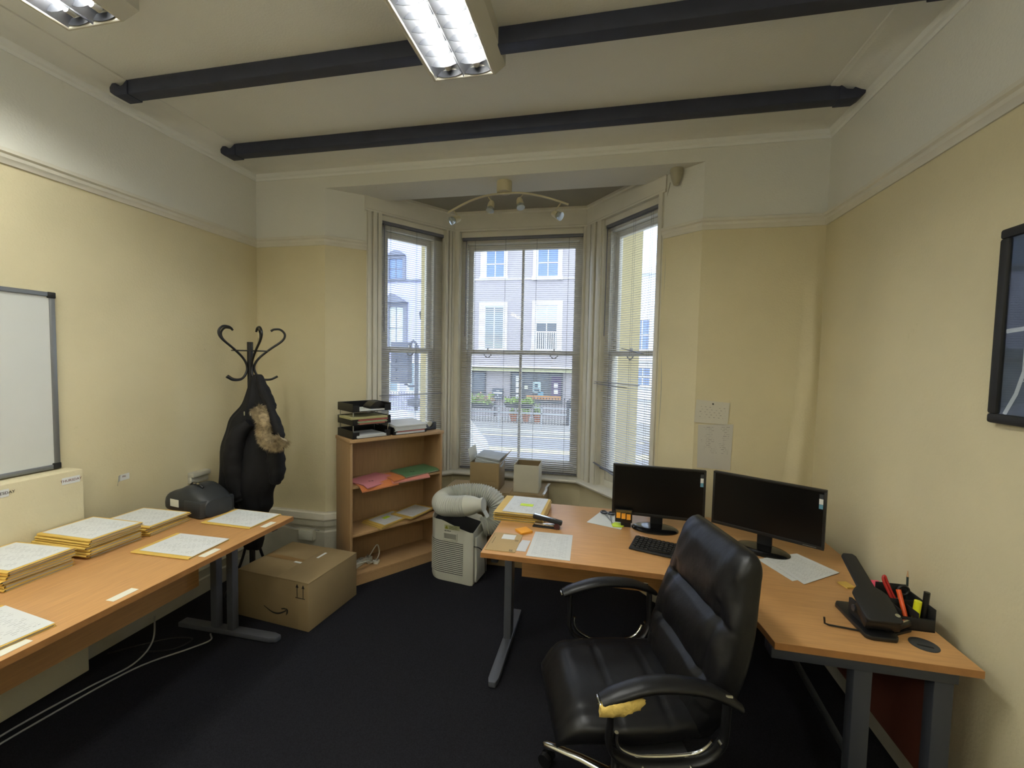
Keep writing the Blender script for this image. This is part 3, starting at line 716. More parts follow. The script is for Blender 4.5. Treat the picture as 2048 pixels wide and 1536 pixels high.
# cables on the floor under the left desk
for k, (pts, rr, t) in enumerate((([(-2.50, 1.10, .006), (-2.50, 1.35, .006), (-2.46, 1.60, .006), (-2.42, 1.78, .006), (-2.44, 1.90, .05), (-2.52, 1.98, .14)], .0045, 'pale cable looping up from the carpet under the left desk'),
        ([(-2.47, 1.05, .006), (-2.44, 1.40, .006), (-2.38, 1.75, .006), (-2.25, 1.95, .006), (-2.20, 2.04, .006), (-2.25, 2.09, .006)], .0045, 'pale cable trailing on the carpet towards the desk leg'),
        ([(-2.62, 1.80, .02), (-2.52, 1.90, .02), (-2.42, 2.00, .01), (-2.30, 2.02, .01), (-2.33, 1.92, .01), (-2.48, 1.86, .01)], .004, 'black cable coiled on the carpet under the left desk'))):
    q = MB(); q.tube(smoothpath(pts, 7), rr, 7); tag(q.build('floor_cable', M_cable if k < 2 else M_cableb, None, smooth=1.), t, 'cable')

# ------------------------------------------------------------------ coat stand and coat
PX, PY = -2.375, 2.545
r = thing('coat_stand', 'black bentwood style metal coat stand in the left corner', 'coat stand', (PX, PY, 0))
q = MB(); q.cyl((PX, PY, .22), (PX, PY, 1.765), .0185, 16); q.build('pole', M_black, r, smooth=1.)
hk = [(.012, 1.40), (.024, 1.53), (.035, 1.575), (.075, 1.665), (.145, 1.75), (.185, 1.80), (.178, 1.845), (.135, 1.86), (.105, 1.845)]
lowh = [(.020, 1.60), (.022, 1.55), (.05, 1.515), (.10, 1.505), (.155, 1.525)]
for i in range(5):
    a = math.radians(43+72*i); dx, dy = math.cos(a), math.sin(a)
    q = MB(); q.tube(smoothpath([(PX+dx*p, PY+dy*p, z) for p, z in [(.165, 1.530), (.12, 1.508), (.065, 1.512), (.032, 1.55), (.024, 1.60), (.052, 1.655), (.115, 1.715), (.195, 1.78), (.212, 1.825), (.185, 1.858), (.145, 1.858), (.125, 1.845)]], 5), .0075, 8)
    q.build('hook', M_black, r, smooth=1.)
q = MB(); q.tube([(PX+.108*math.cos(2*PI*i/28), PY+.108*math.sin(2*PI*i/28), 1.705) for i in range(28)], .004, 6, closed=True); q.build('hook_ring', M_black, r, smooth=1.)
for i in range(4):
    a = math.radians(45+90*i); dx, dy = math.cos(a), math.sin(a)
    q = MB(); q.tube(smoothpath([(PX+dx*p, PY+dy*p, z) for p, z in [(.022, .48), (.03, .40), (.06, .26), (.11, .13), (.145, .06), (.158, .012), (.13, .012)]], 5), .009, 8); q.build('foot', M_black, r, smooth=1.)
q = MB(); q.tube([(PX+.105*math.cos(2*PI*i/32), PY+.105*math.sin(2*PI*i/32), .15) for i in range(32)], .005, 6, closed=True); q.build('foot_ring', M_black, r, smooth=1.)

r = thing('hooded_coat', 'black hooded winter coat with tan fur trim hanging on the coat stand', 'coat', (PX+.04, PY-.08, .60))
YC_ = 2.40
prof = [  # v, left u, right u, half thickness, y centre
 (748, 509, 523, .030, 2.47), (758, 505, 528, .045, 2.46), (780, 500, 536, .06, 2.45), (803, 494, 548, .075, 2.44), (815, 488, 549, .08, 2.44), (828, 472, 549, .09, 2.44), (840, 464, 551, .10, 2.44), (860, 460, 555, .10, 2.43),
 (885, 450, 561, .11, 2.42), (905, 447, 560, .115, 2.42), (930, 448, 560, .115, 2.41), (955, 446, 556, .115, 2.41), (970, 444, 548, .11, 2.41), (985, 458, 543, .11, 2.42), (1000, 470, 544, .10, 2.43), (1012, 476, 545, .09, 2.43), (1020, 484, 530, .07, 2.44), (1085, 488, 528, .06, 2.46), (1100, 495, 520, .03, 2.46)]
rings = []
for j, (v, ul, ur, th, yc) in enumerate(prof):
    a = at(ul, v, 1, yc); b = at(ur, v, 1, yc); zc_ = (a.z+b.z)/2; ring = []
    for k in range(48):
        an = 2*PI*k/48; c_, s_ = math.cos(an), math.sin(an)
        fold = 1+.10*math.sin(an*7+j*.35)+.05*math.sin(an*13-j*.6)
        x = (a.x+b.x)/2+(b.x-a.x)/2*math.copysign(abs(c_)**.8, c_); y = yc+th*s_*fold*(1 if s_ < 0 else .6)
        ring.append(Vector((x, y, zc_+.006*math.sin(an*3+j))))
    rings.append(ring)
q = MB(); q.loft(rings); q.build('coat_body', M_coat, r, smooth=1.2, sub=1)
def px_tube(pts, name, m, parent, sq=1.):
    """limb of cloth: (u, v, y, radius)"""
    P = [at(u, v, 1, y) for u, v, y, _ in pts]; sp = smoothpath(P, 5); rr = []
    for i in range(len(sp)):
        f = i/5; k = min(int(f), len(pts)-2); t = f-k; rr.append((pts[k][3]*(1-t)+pts[k+1][3]*t)*(1+.07*math.sin(i*1.9)))
    q = MB(); q.tube(sp, rr, 16); return q.build(name, m, parent, smooth=1.2)
px_tube([(500, 845, 2.33, .030), (478, 868, 2.31, .052), (468, 905, 2.30, .060), (470, 945, 2.31, .060), (478, 985, 2.33, .052), (484, 1000, 2.34, .040)], 'sleeve', M_coat, r)
px_tube([(540, 840, 2.36, .025), (548, 880, 2.35, .045), (552, 915, 2.34, .052), (554, 945, 2.35, .048), (550, 963, 2.36, .036)], 'sleeve', M_coat, r)
px_tube([(518, 752, 2.40, .018), (530, 785, 2.38, .036), (543, 812, 2.36, .030), (549, 818, 2.36, .016)], 'hood', M_coat, r)
px_tube([(540, 812, 2.33, .018), (552, 845, 2.31, .030), (561, 870, 2.30, .026), (563, 880, 2.30, .012)], 'hood_edge', M_coat, r)
# fur: thousands of short hairs along the hood edge
FP = smoothpath([at(u, v, 1, y) for u, v, y in ((514, 818, 2.31), (522, 828, 2.30), (530, 845, 2.29), (528, 862, 2.29), (533, 880, 2.29), (545, 888, 2.28), (560, 887, 2.28), (568, 878, 2.29))], 10)
q = MB(); q.tube(FP, [.024+.013*math.sin(PI*i/len(FP)) for i in range(len(FP))], 10); fb = q.build('fur_band', M_fur, r, smooth=1.)
q = MB(); rng = random.Random(3)
for i in range(7000):
    k = rng.randrange(len(FP)-1); p = FP[k].lerp(FP[k+1], rng.random()); t = (FP[k+1]-FP[k]).normalized()
    d = Vector((rng.gauss(0, 1), rng.gauss(-.4, 1), rng.gauss(0, 1))); d = (d-t*d.dot(t)).normalized()
    b0 = p+d*.024; tip = b0+(d+t*rng.uniform(-.3, .8)+Vector((0, 0, -.3))).normalized()*rng.uniform(.016, .040); sd = t*.0011
    q.add([b0-sd, b0+sd, tip], [(0, 1, 2)])
o = q.build('fur_hairs', M_fur, r); o['kind'] = 'stuff'
for u in (489, 501):
    p = at(u, 827, 1, 2.33); q = MB(); q.cyl(p+Vector((0, 0, -.013)), p+Vector((0, 0, .013)), .0045, 8); q.build('toggle', M_chrome, r, smooth=1.)

# ------------------------------------------------------------------ big brown box
P0 = Vector((-1.703, 2.246)); P1 = Vector((-1.712, 2.700)); P2 = Vector((-2.259, 2.300)); BH = .302
e1 = (P2-P0).normalized(); Lx = (P2-P0).length; e2 = (P1-P0).normalized(); Ly = (P1-P0).length
Tb = Tm((P2.x, P2.y, 0), (P0.x-P2.x, P0.y-P2.y, 0)); Wb, Db = Lx, .455
rootb = thing('cardboard_box', 'large closed brown cardboard box with a curved arrow on the carpet beside the left desk', 'box', Tb @ Vector((Wb/2, Db/2, 0)))
MB().box((0, 0, 0), (Wb, Db, BH-.004), Tb).build('carton', M_card, rootb, bevel=.004)
MB().box((.0, 0, BH-.004), (Wb/2-.0012+.03, Db, BH), Tb).build('top_flap', M_card, rootb, bevel=.0012)
MB().box((Wb/2+.0312, 0.0, BH-.004), (Wb, Db, BH+.002), Tb).build('top_flap', M_card, rootb, bevel=.0012)
q = MB(); q.box((0.01, Db/2-.02, BH+.0005), (Wb/2+.028, Db/2+.02, BH+.0012), Tb); q.build('tape', M_tape, rootb)
q = MB(); q.box((Wb*.60, Db*.60, BH+.0022), (Wb*.60+.018, Db*.60+.085, BH+.003), Tb @ Matrix.Translation((.02, .02, 0))); q.box((Wb*.47, Db*.42, BH+.0022), (Wb*.47+.055, Db*.42+.018, BH+.003), Tb); q.build('paper_strip', M_paper, rootb)
# printed marks on the front face: curved arrow, this-way-up arrows
q = MB(); Tf = Tb @ Matrix(((1, 0, 0, 0), (0, 0, -1, -.0008), (0, 1, 0, 0), (0, 0, 0, 1)))     # x along front, y up
arc = [(.215+.175*i/20, .105-.032*math.sin(PI*(i/20)**1.05*.98)+.004*(i/20)) for i in range(21)]
for i in range(20):
    (xa, ya), (xb, yb2) = arc[i], arc[i+1]; w0 = .0012+.007*math.sin(PI*min(1, (i)/20*.62+.08)); w1 = .0012+.007*math.sin(PI*min(1, (i+1)/20*.62+.08))
    q.prism([(xa, ya-w0), (xb, yb2-w1), (xb, yb2+w1*.3), (xa, ya+w0*.3)], 0, .0006, Tf)
q.prism([(.352, .112), (.372, .118), (.398, .117), (.405, .108), (.397, .104), (.392, .110), (.372, .110), (.354, .105)], 0, .0006, Tf)
q.prism([(.392, .110), (.405, .108), (.402, .088), (.388, .072), (.392, .092)], 0, .0006, Tf)
q.build('curved_arrow', M_ink, rootb)
q = MB(); 
for xx in (.475, .520):
    q.prism([(xx-.0022, .205), (xx+.0022, .205), (xx+.0022, .268), (xx-.0022, .268)], 0, .0006, Tf); q.prism([(xx-.011, .265), (xx+.011, .265), (xx, .288)], 0, .0006, Tf)
q.prism([(.462, .200), (.533, .200), (.533, .204), (.462, .204)], 0, .0006, Tf); q.build('up_arrows', M_ink, rootb)

# ------------------------------------------------------------------ bookcase
BP0 = Vector((-1.750, 2.762)); bdir = Vector((.595, .803)).normalized(); BW, BD, BHT = .770, .275, 1.085
Ts = Tm((BP0.x, BP0.y, 0), (bdir.x, bdir.y, 0))      # x along the front, y to the back
rb = thing('bookcase', 'low beech bookcase with open shelves standing in front of the left bay window', 'bookcase', Ts @ Vector((BW/2, BD/2, 0)))
MB().box((-.008, -.010, BHT-.025), (BW+.008, BD, BHT), Ts).build('top_board', M_case_x, rb, bevel=.003)
MB().box((0, 0, 0), (.018, BD, BHT-.025), Ts).build('side_panel', M_case_z, rb, bevel=.001)
MB().box((BW-.018, 0, 0), (BW, BD, BHT-.025), Ts).build('side_panel', M_case_z, rb, bevel=.001)
MB().box((.018, BD-.006, .03), (BW-.018, BD, BHT-.025), Ts).build('back_panel', M_case_z, rb)
SH = [.742, .385, .082]
for z in SH: MB().box((.018, .004, z-.018), (BW-.018, BD-.006, z), Ts).build('shelf', M_case_x, rb, bevel=.001)
MB().box((.018, .004, .0), (BW-.018, .020, .064), Ts).build('plinth', M_case_x, rb)
def sT(x, y, z, rz=0): return Ts @ Matrix.Translation((x, y, z)) @ Matrix.Rotation(rz, 4, 'Z')
def card_folder(name, T, w, d, t, m, label, group=None, droop=0., leaf=True, mark=True):
    """square cut folder; front corner may droop over the shelf edge"""
    o_ = T @ Vector((0, 0, 0)); r = thing(name, label, 'folder', o_, 0, group)
    def f(zz):
        return lambda u, v: T @ Vector((-w/2+w*u, -d/2+d*v, zz-droop*max(0, .55-v)**2*3*(1 if v < .55 else 0)))
    q = MB(); n = 6
    top = [[f(t)(i/n, j/n) for i in range(n+1)] for j in range(n+1)]; bot = [[f(0)(i/n, j/n) for i in range(n+1)] for j in range(n+1)]
    def slab(z0, z1, mm, nm, s=1.):
        g = MB(); V = []
        for zz in (z0, z1):
            for j in range(n+1):
                for i in range(n+1):
                    u, v = i/n, j/n; V.append(T @ Vector(((-w/2+w*u)*s, (-d/2+d*v)*s, zz-droop*16*max(0, .25-v)**2)))
        N1 = (n+1)**2; F = []
        for j in range(n):
            for i in range(n):
                a = j*(n+1)+i; F.append((a, a+n+1, a+n+2, a+1)); F.append((N1+a, N1+a+1, N1+a+n+2, N1+a+n+1))
        for i in range(n):
            a = i; F.append((a, a+1, N1+a+1, N1+a)); a = n*(n+1)+i; F.append((a+1, a, N1+a, N1+a+1))
            a = i*(n+1); F.append((a+n+1, a, N1+a, N1+a+n+1)); a = i*(n+1)+n; F.append((a, a+n+1, N1+a+n+1, N1+a))
        g.add(V, F); return g.build(nm, mm, r, smooth=.5)
    slab(0, .0012, m, 'back_cover'); slab(t-.0012, t, m, 'front_cover')
    if leaf: slab(.0014, t-.0014, M_leaf, 'contents', .97)
    if mark:
        g = MB()
        for (ax_, ay_, bx_, by_) in ((-.012, 0, .012, .003), (-.012, .0, -.009, .014), (-.012, .014, .0, .017), (.004, -.008, .016, -.005), (.013, -.008, .016, .006)):
            c0 = Vector((-w*.18+ax_, -d*.22+ay_, t+.0004)); c1 = Vector((-w*.18+bx_, -d*.22+by_, t+.0012)); g.box(c0, c1, T)
        g.build('printed_mark', M_ink, r)
    return r
card_folder('card_folder', sT(.20, .060, SH[0]+.001, .10), .30, .225, .008, M_orange, 'orange card folder under the pink one on the bookcase', droop=.035)
card_folder('card_folder', sT(.195, .080, SH[0]+.0105, .36), .30, .225, .006, M_pink, 'pink card folder on the top shelf of the bookcase', droop=.02)
card_folder('card_folder', sT(.47, .050, SH[0]+.001, -.03), .32, .19, .007, mat('faded_pink_card', (206, 132, 118), .6), 'faded pink folder lying under the green one on the bookcase', droop=.02, mark=False)
card_folder('card_folder', sT(.45, .085, SH[0]+.009, .22), .32, .20, .006, M_orange, 'orange folder partly covered by the green one on the bookcase', droop=.012, mark=False)
card_folder('card_folder', sT(.57, .095, SH[0]+.017, .12), .33, .22, .010, M_green, 'green card folder on the top shelf of the bookcase', droop=.01)
def sheeted(T, w, d, t, label, note=None, under=False):
    r = card_folder('document_folder', T, w, d, t, M_buff, label, mark=False)
    g = MB(); g.sheet([T @ Vector(p) for p in ((-w*.38, -d*.42, t+.0015), (w*.42, -d*.42, t+.0015), (w*.42, d*.40, t+.0015), (-w*.38, d*.40, t+.0015))]); g.build('cover_sheet', M_pageA, r)
    if note: g = MB(); g.box((note[0]-.03, note[1]-.02, t+.0016), (note[0]+.03, note[1]+.02, t+.0028), T); g.build('sticky_note', M_lime, r)
    return r
sheeted(sT(.34, .125, SH[1]+.001, .30), .31, .225, .009, 'lower buff folder at the left on the middle shelf of the bookcase')
sheeted(sT(.35, .125, SH[1]+.0115, .28), .31, .225, .007, 'buff folder with a lime note on the middle shelf of the bookcase', (.0, .02))
sheeted(sT(.575, .130, SH[1]+.0195, .36), .30, .215, .008, 'buff folder with a plain form at the right of the middle shelf')
# extension lead and plugs on the bottom shelf
r = thing('extension_lead', 'white multi socket extension lead on the bottom shelf of the bookcase', 'extension lead', sT(.09, .10, SH[2]) @ Vector((0, 0, 0)))
Te = sT(.10, .13, SH[2]+.001, .55); g = MB(); g.box((-.09, -.028, 0), (.09, .028, .035), Te); g.build('socket_strip', M_ac, r, bevel=.008)
for i in range(3):
    g = MB()
    for a_, b_ in ((0, .010), (-.009, -.006), (.009, -.006)): g.box((-.06+.055*i+a_-.002, b_-.004, .0352), (-.06+.055*i+a_+.002, b_+.004, .0362), Te)
    g.build('socket_holes', M_dark, r)
for k, (pts, t) in enumerate((([(.20, .19, .09), (.22, .16, .13), (.27, .15, .20), (.30, .17, .13), (.26, .13, .092), (.22, .12, .10)], 'upper_loop'), ([(.05, .06, .13), (.12, .03, .15), (.17, .07, .11), (.21, .10, .10), (.16, .15, .10), (.10, .19, .10)], 'lower_loop'))):
    g = MB(); g.tube(smoothpath([Ts @ Vector(p) for p in pts], 7), .0045, 8); g.build('flex', M_ac, r, smooth=1.)
for k, (x, y, rz, up) in enumerate(((.21, .17, .3, 1), (.24, .09, .8, 0))):
    r = thing('mains_plug', ('white mains plug lying behind the extension lead' if k == 0 else 'white mains plug lying pins up at the front of the bottom shelf'), 'plug', sT(x, y, SH[2]))
    Tp = sT(x, y, SH[2]+.001, rz); g = MB(); g.prism([(-.024, -.02), (.024, -.02), (.026, .006), (.012, .026), (-.012, .026), (-.026, .006)], 0, .032 if k == 0 else .022, Tp); g.build('plug_body', M_ac, r, bevel=.004)
    g = MB(); zt = .032 if k == 0 else .022
    for a_, b_ in ((0, .012), (-.011, -.008), (.011, -.008)): g.box((a_-.0025, b_-.0025, zt), (a_+.0025, b_+.0025, zt+.015), Tp)
    g.build('pin', M_steel, r)

# letter trays on the bookcase top
zt0 = BHT
r = thing('letter_tray_tower', 'black three tier letter tray tower on the left of the bookcase top', 'letter tray', sT(.14, .14, zt0))
def tray(parent, x0, x1, y0, y1, z, name='tray', h=.058, T=Ts):
    g = MB(); g.box((x0, y0, z), (x1, y1, z+.003), T); g.box((x0, y0, z), (x0+.003, y1, z+h), T); g.box((x1-.003, y0, z), (x1, y1, z+h), T); g.box((x0, y1-.003, z), (x1, y1, z+h), T)
    g.box((x0, y0, z), (x0+.05, y0+.003, z+h*.8), T); g.box((x1-.05, y0, z), (x1, y0+.003, z+h*.8), T)
    return g.build(name, M_black, parent)
Tt = sT(.02, .005, 0, .06)
for z in (zt0+.001, zt0+.098, zt0+.195): tray(r, 0, .30, 0, .255, z, T=Tt)
g = MB()
for xx in (.012, .288):
    for yy in (.02, .235): g.cyl(Tt @ Vector((xx, yy, zt0+.003)), Tt @ Vector((xx, yy, zt0+.20)), .0035, 8)
g.build('riser_rod', M_chrome, r, smooth=1.)
r = thing('letter_tray', 'single black letter tray on the right of the bookcase top', 'letter tray', sT(.47, .14, zt0))
Tt2 = sT(.335, .005, 0, .03); tray(r, 0, .29, 0, .25, zt0+.001, T=Tt2)
def papers(T, x0, x1, y0, y1, z, t, m, label, name='paper_stack', cat='papers', topm=None, slope=0):
    r = thing(name, label, cat, T @ Vector(((x0+x1)/2, (y0+y1)/2, z))); Tq = T @ Matrix.Translation((x0, y0, z)) @ Matrix.Rotation(slope, 4, 'X')
    n = max(2, int(t/.004)); rr = random.Random(int(z*1e4)+int(x0*1e4)); g = MB()
    for i in range(n):
        a, b = rr.uniform(-.004, .004), rr.uniform(-.005, .004); g.box((a, b, t*i/n), (x1-x0+a, y1-y0+b, t*(i+.8)/n), Tq)
    o = g.build('sheets', m, r)
    if topm is not None: MB().sheet([Tq @ Vector(p) for p in ((0, 0, t+.001), (x1-x0, 0, t+.001), (x1-x0, y1-y0, t+.001), (0, y1-y0, t+.001))]).build('top_sheet', topm, r)
    return r
papers(Tt, .03, .26, -.005, .22, zt0+.006, .016, M_paper, 'white papers in the lowest tray of the tower', topm=M_paper)
papers(Tt, .04, .27, .0, .22, zt0+.103, .012, mat('faded_pink_card', (206, 132, 118), .6), 'pink folders at the bottom of the middle tray')
papers(Tt, .035, .265, -.004, .22, zt0+.116, .012, mat('pale_green_card', (170, 190, 150), .6), 'pale green folders in the middle tray')
papers(Tt, .04, .275, -.003, .22, zt0+.129, .012, mat('dull_red_card', (176, 96, 90), .6), 'dull red folders in the middle tray under the buff ones')
papers(Tt, -.012, .27, -.006, .20, zt0+.142, .016, mat('pale_buff_card', (196, 190, 140), .6), 'pale buff folders on top of the middle tray')
papers(Tt, .05, .26, .01, .2, zt0+.200, .01, M_paper, 'white papers in the top tray of the tower')
r = thing('plastic_holder', 'black rounded plastic tape holder lying in the top letter tray', 'holder', Tt @ Vector((.22, .1, zt0+.23))); 
g = MB(); g.loft([[Tt @ Vector((.15+.13*i/10, .03+.12*(k), zt0+.212+.052*math.sin(PI*min(1, i/10*.9+.08)))) for i in range(11)]+[Tt @ Vector((.28-.13*i/10, .03+.12*k, zt0+.212)) for i in range(11)] for k in (0, 1)]); g.build('shell', M_black, r, smooth=.8)
r['label'] = 'black rounded plastic holder lying in the top letter tray'
papers(Tt2, .02, .27, -.008, .20, zt0+.006, .014, M_paper, 'white papers in the single tray on the bookcase')
papers(Tt2, .01, .285, -.006, .215, zt0+.03, .040, M_paper, 'thick white sloping document pad on the single tray', topm=M_paper, slope=.10)
papers(Tt2, .03, .27, -.012, .20, zt0+.021, .008, mat('dull_red_card', (176, 96, 90), .6), 'thin red folder under the sloping document pad')
r = thing('tape_dispenser', 'black tape dispenser at the right end of the bookcase top', 'tape dispenser', sT(.69, .10, zt0))
Td = sT(.70, .10, zt0+.001, .1); g = MB(); Tdx = Td @ Matrix(((1, 0, 0, 0), (0, 0, -1, .028), (0, 1, 0, 0), (0, 0, 0, 1)))
g.prism([(-.065, 0), (.055, 0), (.055, .062), (.03, .058), (.012, .03), (-.012, .022), (-.035, .048), (-.065, .055)], 0, .056, Tdx); g.build('dispenser_body', M_black, r, bevel=.004)
g = MB(); cc = Td @ Vector((.0, 0, .045)); ex_ = Td.to_3x3() @ Vector((0, 1, 0)); g.cyl(cc-ex_*.012, cc+ex_*.012, .027, 24); g.build('tape_roll', mat('clear_tape', (190, 186, 168), .3), r, smooth=.8)

# ------------------------------------------------------------------ right corner desk
EX0, EX1, EYF, EYN, EYB = -.566, 1.205, 2.020, 1.600, 2.850
r = thing('corner_desk', 'large beech corner desk with dark grey legs on the right of the room', 'desk', (.4, 2.4, 0))
out = [(EX0, EYF), (.28, 2.010)]+[(p.x, p.y) for p in smoothpath([(.28, 2.010, 0), (.42, 1.975, 0), (.53, 1.875, 0), (.585, 1.74, 0), (.606, 1.60, 0)], 4)[1:]]+[(EX1, EYN), (EX1, EYB), (EX0, EYB)]
g = MB(); g.prism(out, DZ-.025, DZ); g.build('desktop', M_wood_x, r, bevel=.0015)
ed = MB(); op = out[:-2]
for i in range(len(op)-1):
    a, b = Vector((*op[i], 0)), Vector((*op[i+1], 0)); T_ = Tm(a, b-a); ed.box((0, -.0016, DZ-.0245), ((b-a).length, .0002, DZ-.0005), T_)
plabel(ed.build('edging', M_edge, r), 'darker edging strip along the front of the desk')
# left end cantilever leg
MB().prism([(-.535, 2.10), (-.525, 2.065), (-.490, 2.065), (-.480, 2.10), (-.480, 2.74), (-.535, 2.74)], .004, .036).build('foot', M_grey, r, bevel=.006)
MB().box((-.53, 2.42, .03), (-.486, 2.50, DZ-.06)).build('leg', M_grey, r, bevel=.004)
MB().box((-.525, 2.07, DZ-.07), (-.49, 2.75, DZ-.026)).build('top_bracket', M_dgrey, r, bevel=.004)
MB().box((-.47, 2.66, .30), (1.16, 2.678, DZ-.03)).build('modesty_panel', M_wood_x, r)
MB().box((1.15, 1.70, .22), (1.168, 2.65, DZ-.03)).build('modesty_panel', mat('dark_red_brown_panel', (110, 62, 50), .5, var=.1, vscale=6), r)
# near end frame
for xx in (.885, 1.115): MB().box((xx-.028, 1.620, .0), (xx+.028, 1.665, DZ-.06)).build('leg', M_frame, r, bevel=.004)
MB().box((.60, 1.612, DZ-.066), (1.15, 1.68, DZ-.026)).build('top_bracket', M_frame, r, bevel=.004)
MB().box((.60, 1.62, .004), (1.15, 1.66, .034)).build('foot', M_frame, r, bevel=.006)
g = MB(); g.tube([(.72, 2.60, .63), (.86, 2.2, .40), (1.02, 1.72, .08)], .022, 8, flat=(1, .35)); g.build('diagonal_brace', M_dgrey, r, smooth=1.)
g = MB(); g.tube([(.74, 2.50, .66), (.90, 1.74, .60)], .018, 8, flat=(1, .4)); g.build('cable_tray', M_dgrey, r, smooth=1.)
c_ = at(1848, 1290, 2, DZ); g = MB(); g.lathe([(0, DZ), (.041, DZ), (.041, DZ+.0022), (.036, DZ+.0036), (0, DZ+.0036)], (c_.x, c_.y, 0), 32)
gm = g.build('cable_grommet', M_dgrey, r, smooth=.6); g = MB(); g.box((-.022, -.005, DZ+.0036), (.022, .003, DZ+.0042), Matrix.Translation((c_.x-.004, c_.y-.012, 0)) @ Matrix.Rotation(-.25, 4, 'Z')); g.build('slot', M_dark, gm)

# monitors
def monitor(loc, rot, w, z0, z1, label, base_off=(0, -.04)):
    r = local('computer_monitor', label, 'monitor', loc, rot); h = z1-z0; zb = z0-DZ; zt = z1-DZ; b_ = .011
    g = MB(); rings = [[Vector((x*s_, y, (zb+zt)/2+(z-(zb+zt)/2)*s_)) for x, z in ((-w/2, zb), (w/2, zb), (w/2, zt), (-w/2, zt))] for y, s_ in ((-.010, 1.), (.012, 1.), (.032, .86), (.045, .5))]
    g.loft(rings); g.build('housing', M_black, r, bevel=.003)
    for nm, a, b in (('bezel', (-w/2, -.014, zt-b_), (w/2, -.0098, zt)), ('bezel', (-w/2, -.014, zb), (w/2, -.0098, zb+b_*1.5)), ('bezel', (-w/2, -.014, zb+b_), (-w/2+b_, -.0098, zt-b_)), ('bezel', (w/2-b_, -.014, zb+b_), (w/2, -.0098, zt-b_))):
        MB().box(a, b).build(nm, M_black, r, bevel=.001)
    MB().box((-w/2+b_, -.0112, zb+b_*1.5), (w/2-b_, -.0098, zt-b_)).build('screen', M_screen, r)
    g = MB(); g.box((w/2-b_-.018, -.0125, zt-b_-.060), (w/2-b_-.002, -.0112, zt-b_-.034)); g.build('white_sticker', M_paper, r)
    g = MB(); g.box((w/2-b_-.018, -.0125, zt-b_-.034), (w/2-b_-.002, -.0112, zt-b_-.012)); g.build('dark_sticker', M_dgrey, r)
    g = MB(); g.box((w/2-b_-.018, -.0125, zt-b_-.082), (w/2-b_-.002, -.0112, zt-b_-.061)); g.build('blue_sticker', mat('pale_blue_label', (96, 150, 176), .6), r)
    g = MB(); g.box((w/2-.085, -.0146, zb+.005), (w/2-.03, -.0138, zb+.0075)); g.build('button_strip', M_steel, r)
    bx_, by_ = base_off
    g = MB(); g.prism([(-.034, .012), (.034, .012), (.034, .034), (-.034, .034)], .012, zb+.11); g.build('neck', M_black, r, bevel=.004)
    g = MB(); g.loft([[Vector((bx_+.128*s_*math.cos(2*PI*i/40), by_+.085*s_*math.sin(2*PI*i/40)+.02, z)) for i in range(40)] for z, s_ in ((.001, 1.), (.007, 1.), (.014, .9), (.018, .55), (.019, .1))]); g.build('base', mat('glossy_black_plastic', (14, 14, 16), .12), r, smooth=.6)
    return r
monitor((.327, 2.585, DZ), math.radians(-3.4), .506, .789, 1.083, 'left black computer monitor in front of the right bay window', (-.01, -.05))
monitor((.838, 2.425, DZ), math.radians(-31), .512, .800, 1.090, 'right black computer monitor standing in the corner of the desk', (0, -.05))
# little stack of key flags hanging under the left monitor
r = thing('sticky_flag_holder', 'black holder of amber index flags hanging at the lower left of the left monitor', 'flag holder', at(1246, 1033, 1, 2.55))
p0 = at(1232, 1024, 1, 2.55); p1 = at(1262, 1042, 1, 2.55); wF = (p1.x-p0.x)/3
MB().box((p0.x-.004, 2.548, p1.z-.012), (p1.x+.006, 2.560, p0.z+.018)).build('backing', M_black, r, bevel=.002)
for i in range(3): MB().box((p0.x+wF*i+.003, 2.5445, p0.z-.032-.003*i), (p0.x+wF*(i+1)-.003, 2.548, p0.z-.003*i)).build('flag', M_amber, r)
MB().box((p0.x, 2.5455, p0.z+.001), (p1.x, 2.548, p0.z+.016)).build('clear_window', mat('smoky_clear_plastic', (96, 84, 52), .25), r)
MB().box((p0.x+.03, 2.550, DZ+.0005), (p1.x, 2.60, p1.z-.010)).build('stand', M_black, r)

# keyboard
r = local('keyboard', 'black keyboard in front of the left monitor, partly behind the chair', 'keyboard', (.385, 2.245, DZ), math.radians(-17.5))
KW, KD = .44, .150
g = MB(); g.loft([[Vector((x, y, z)) for x, y, z in ((-KW/2, -KD/2, .002), (KW/2, -KD/2, .002), (KW/2, KD/2, .002), (-KW/2, KD/2, .002))], [Vector((x, y, z)) for x, y, z in ((-KW/2, -KD/2, .012), (KW/2, -KD/2, .012), (KW/2, KD/2, .024), (-KW/2, KD/2, .024))]]); g.build('tray', M_blackm, r, bevel=.004)
M_key = mat('black_keycap', (22, 22, 24), .3)
k0 = None
for row in range(6):
    y = -KD/2+.024+row*.0215
    nk = 20
    for c in range(nk):
        x = -KW/2+.020+c*.0211
        if row == 0 and 3 < c < 9: continue
        if k0 is None:
            q = MB(); q.loft([[Vector((sx*.0088*s_, sy*.0088*s_, z)) for sx, sy in ((-1, -1), (1, -1), (1, 1), (-1, 1))] for z, s_ in ((0, 1.), (.006, .78))]); k0 = q.build('key', M_key, r); kk = k0
        else: kk = copyobj(k0, r)
        kk.location = (x, y, .0125+.012*(y+KD/2)/KD)
MB().box((-KW/2+.020+4*.0211-.009, -KD/2+.016, .014), (-KW/2+.020+8*.0211+.009, -KD/2+.032, .020)).build('space_bar', M_key, r, bevel=.001)

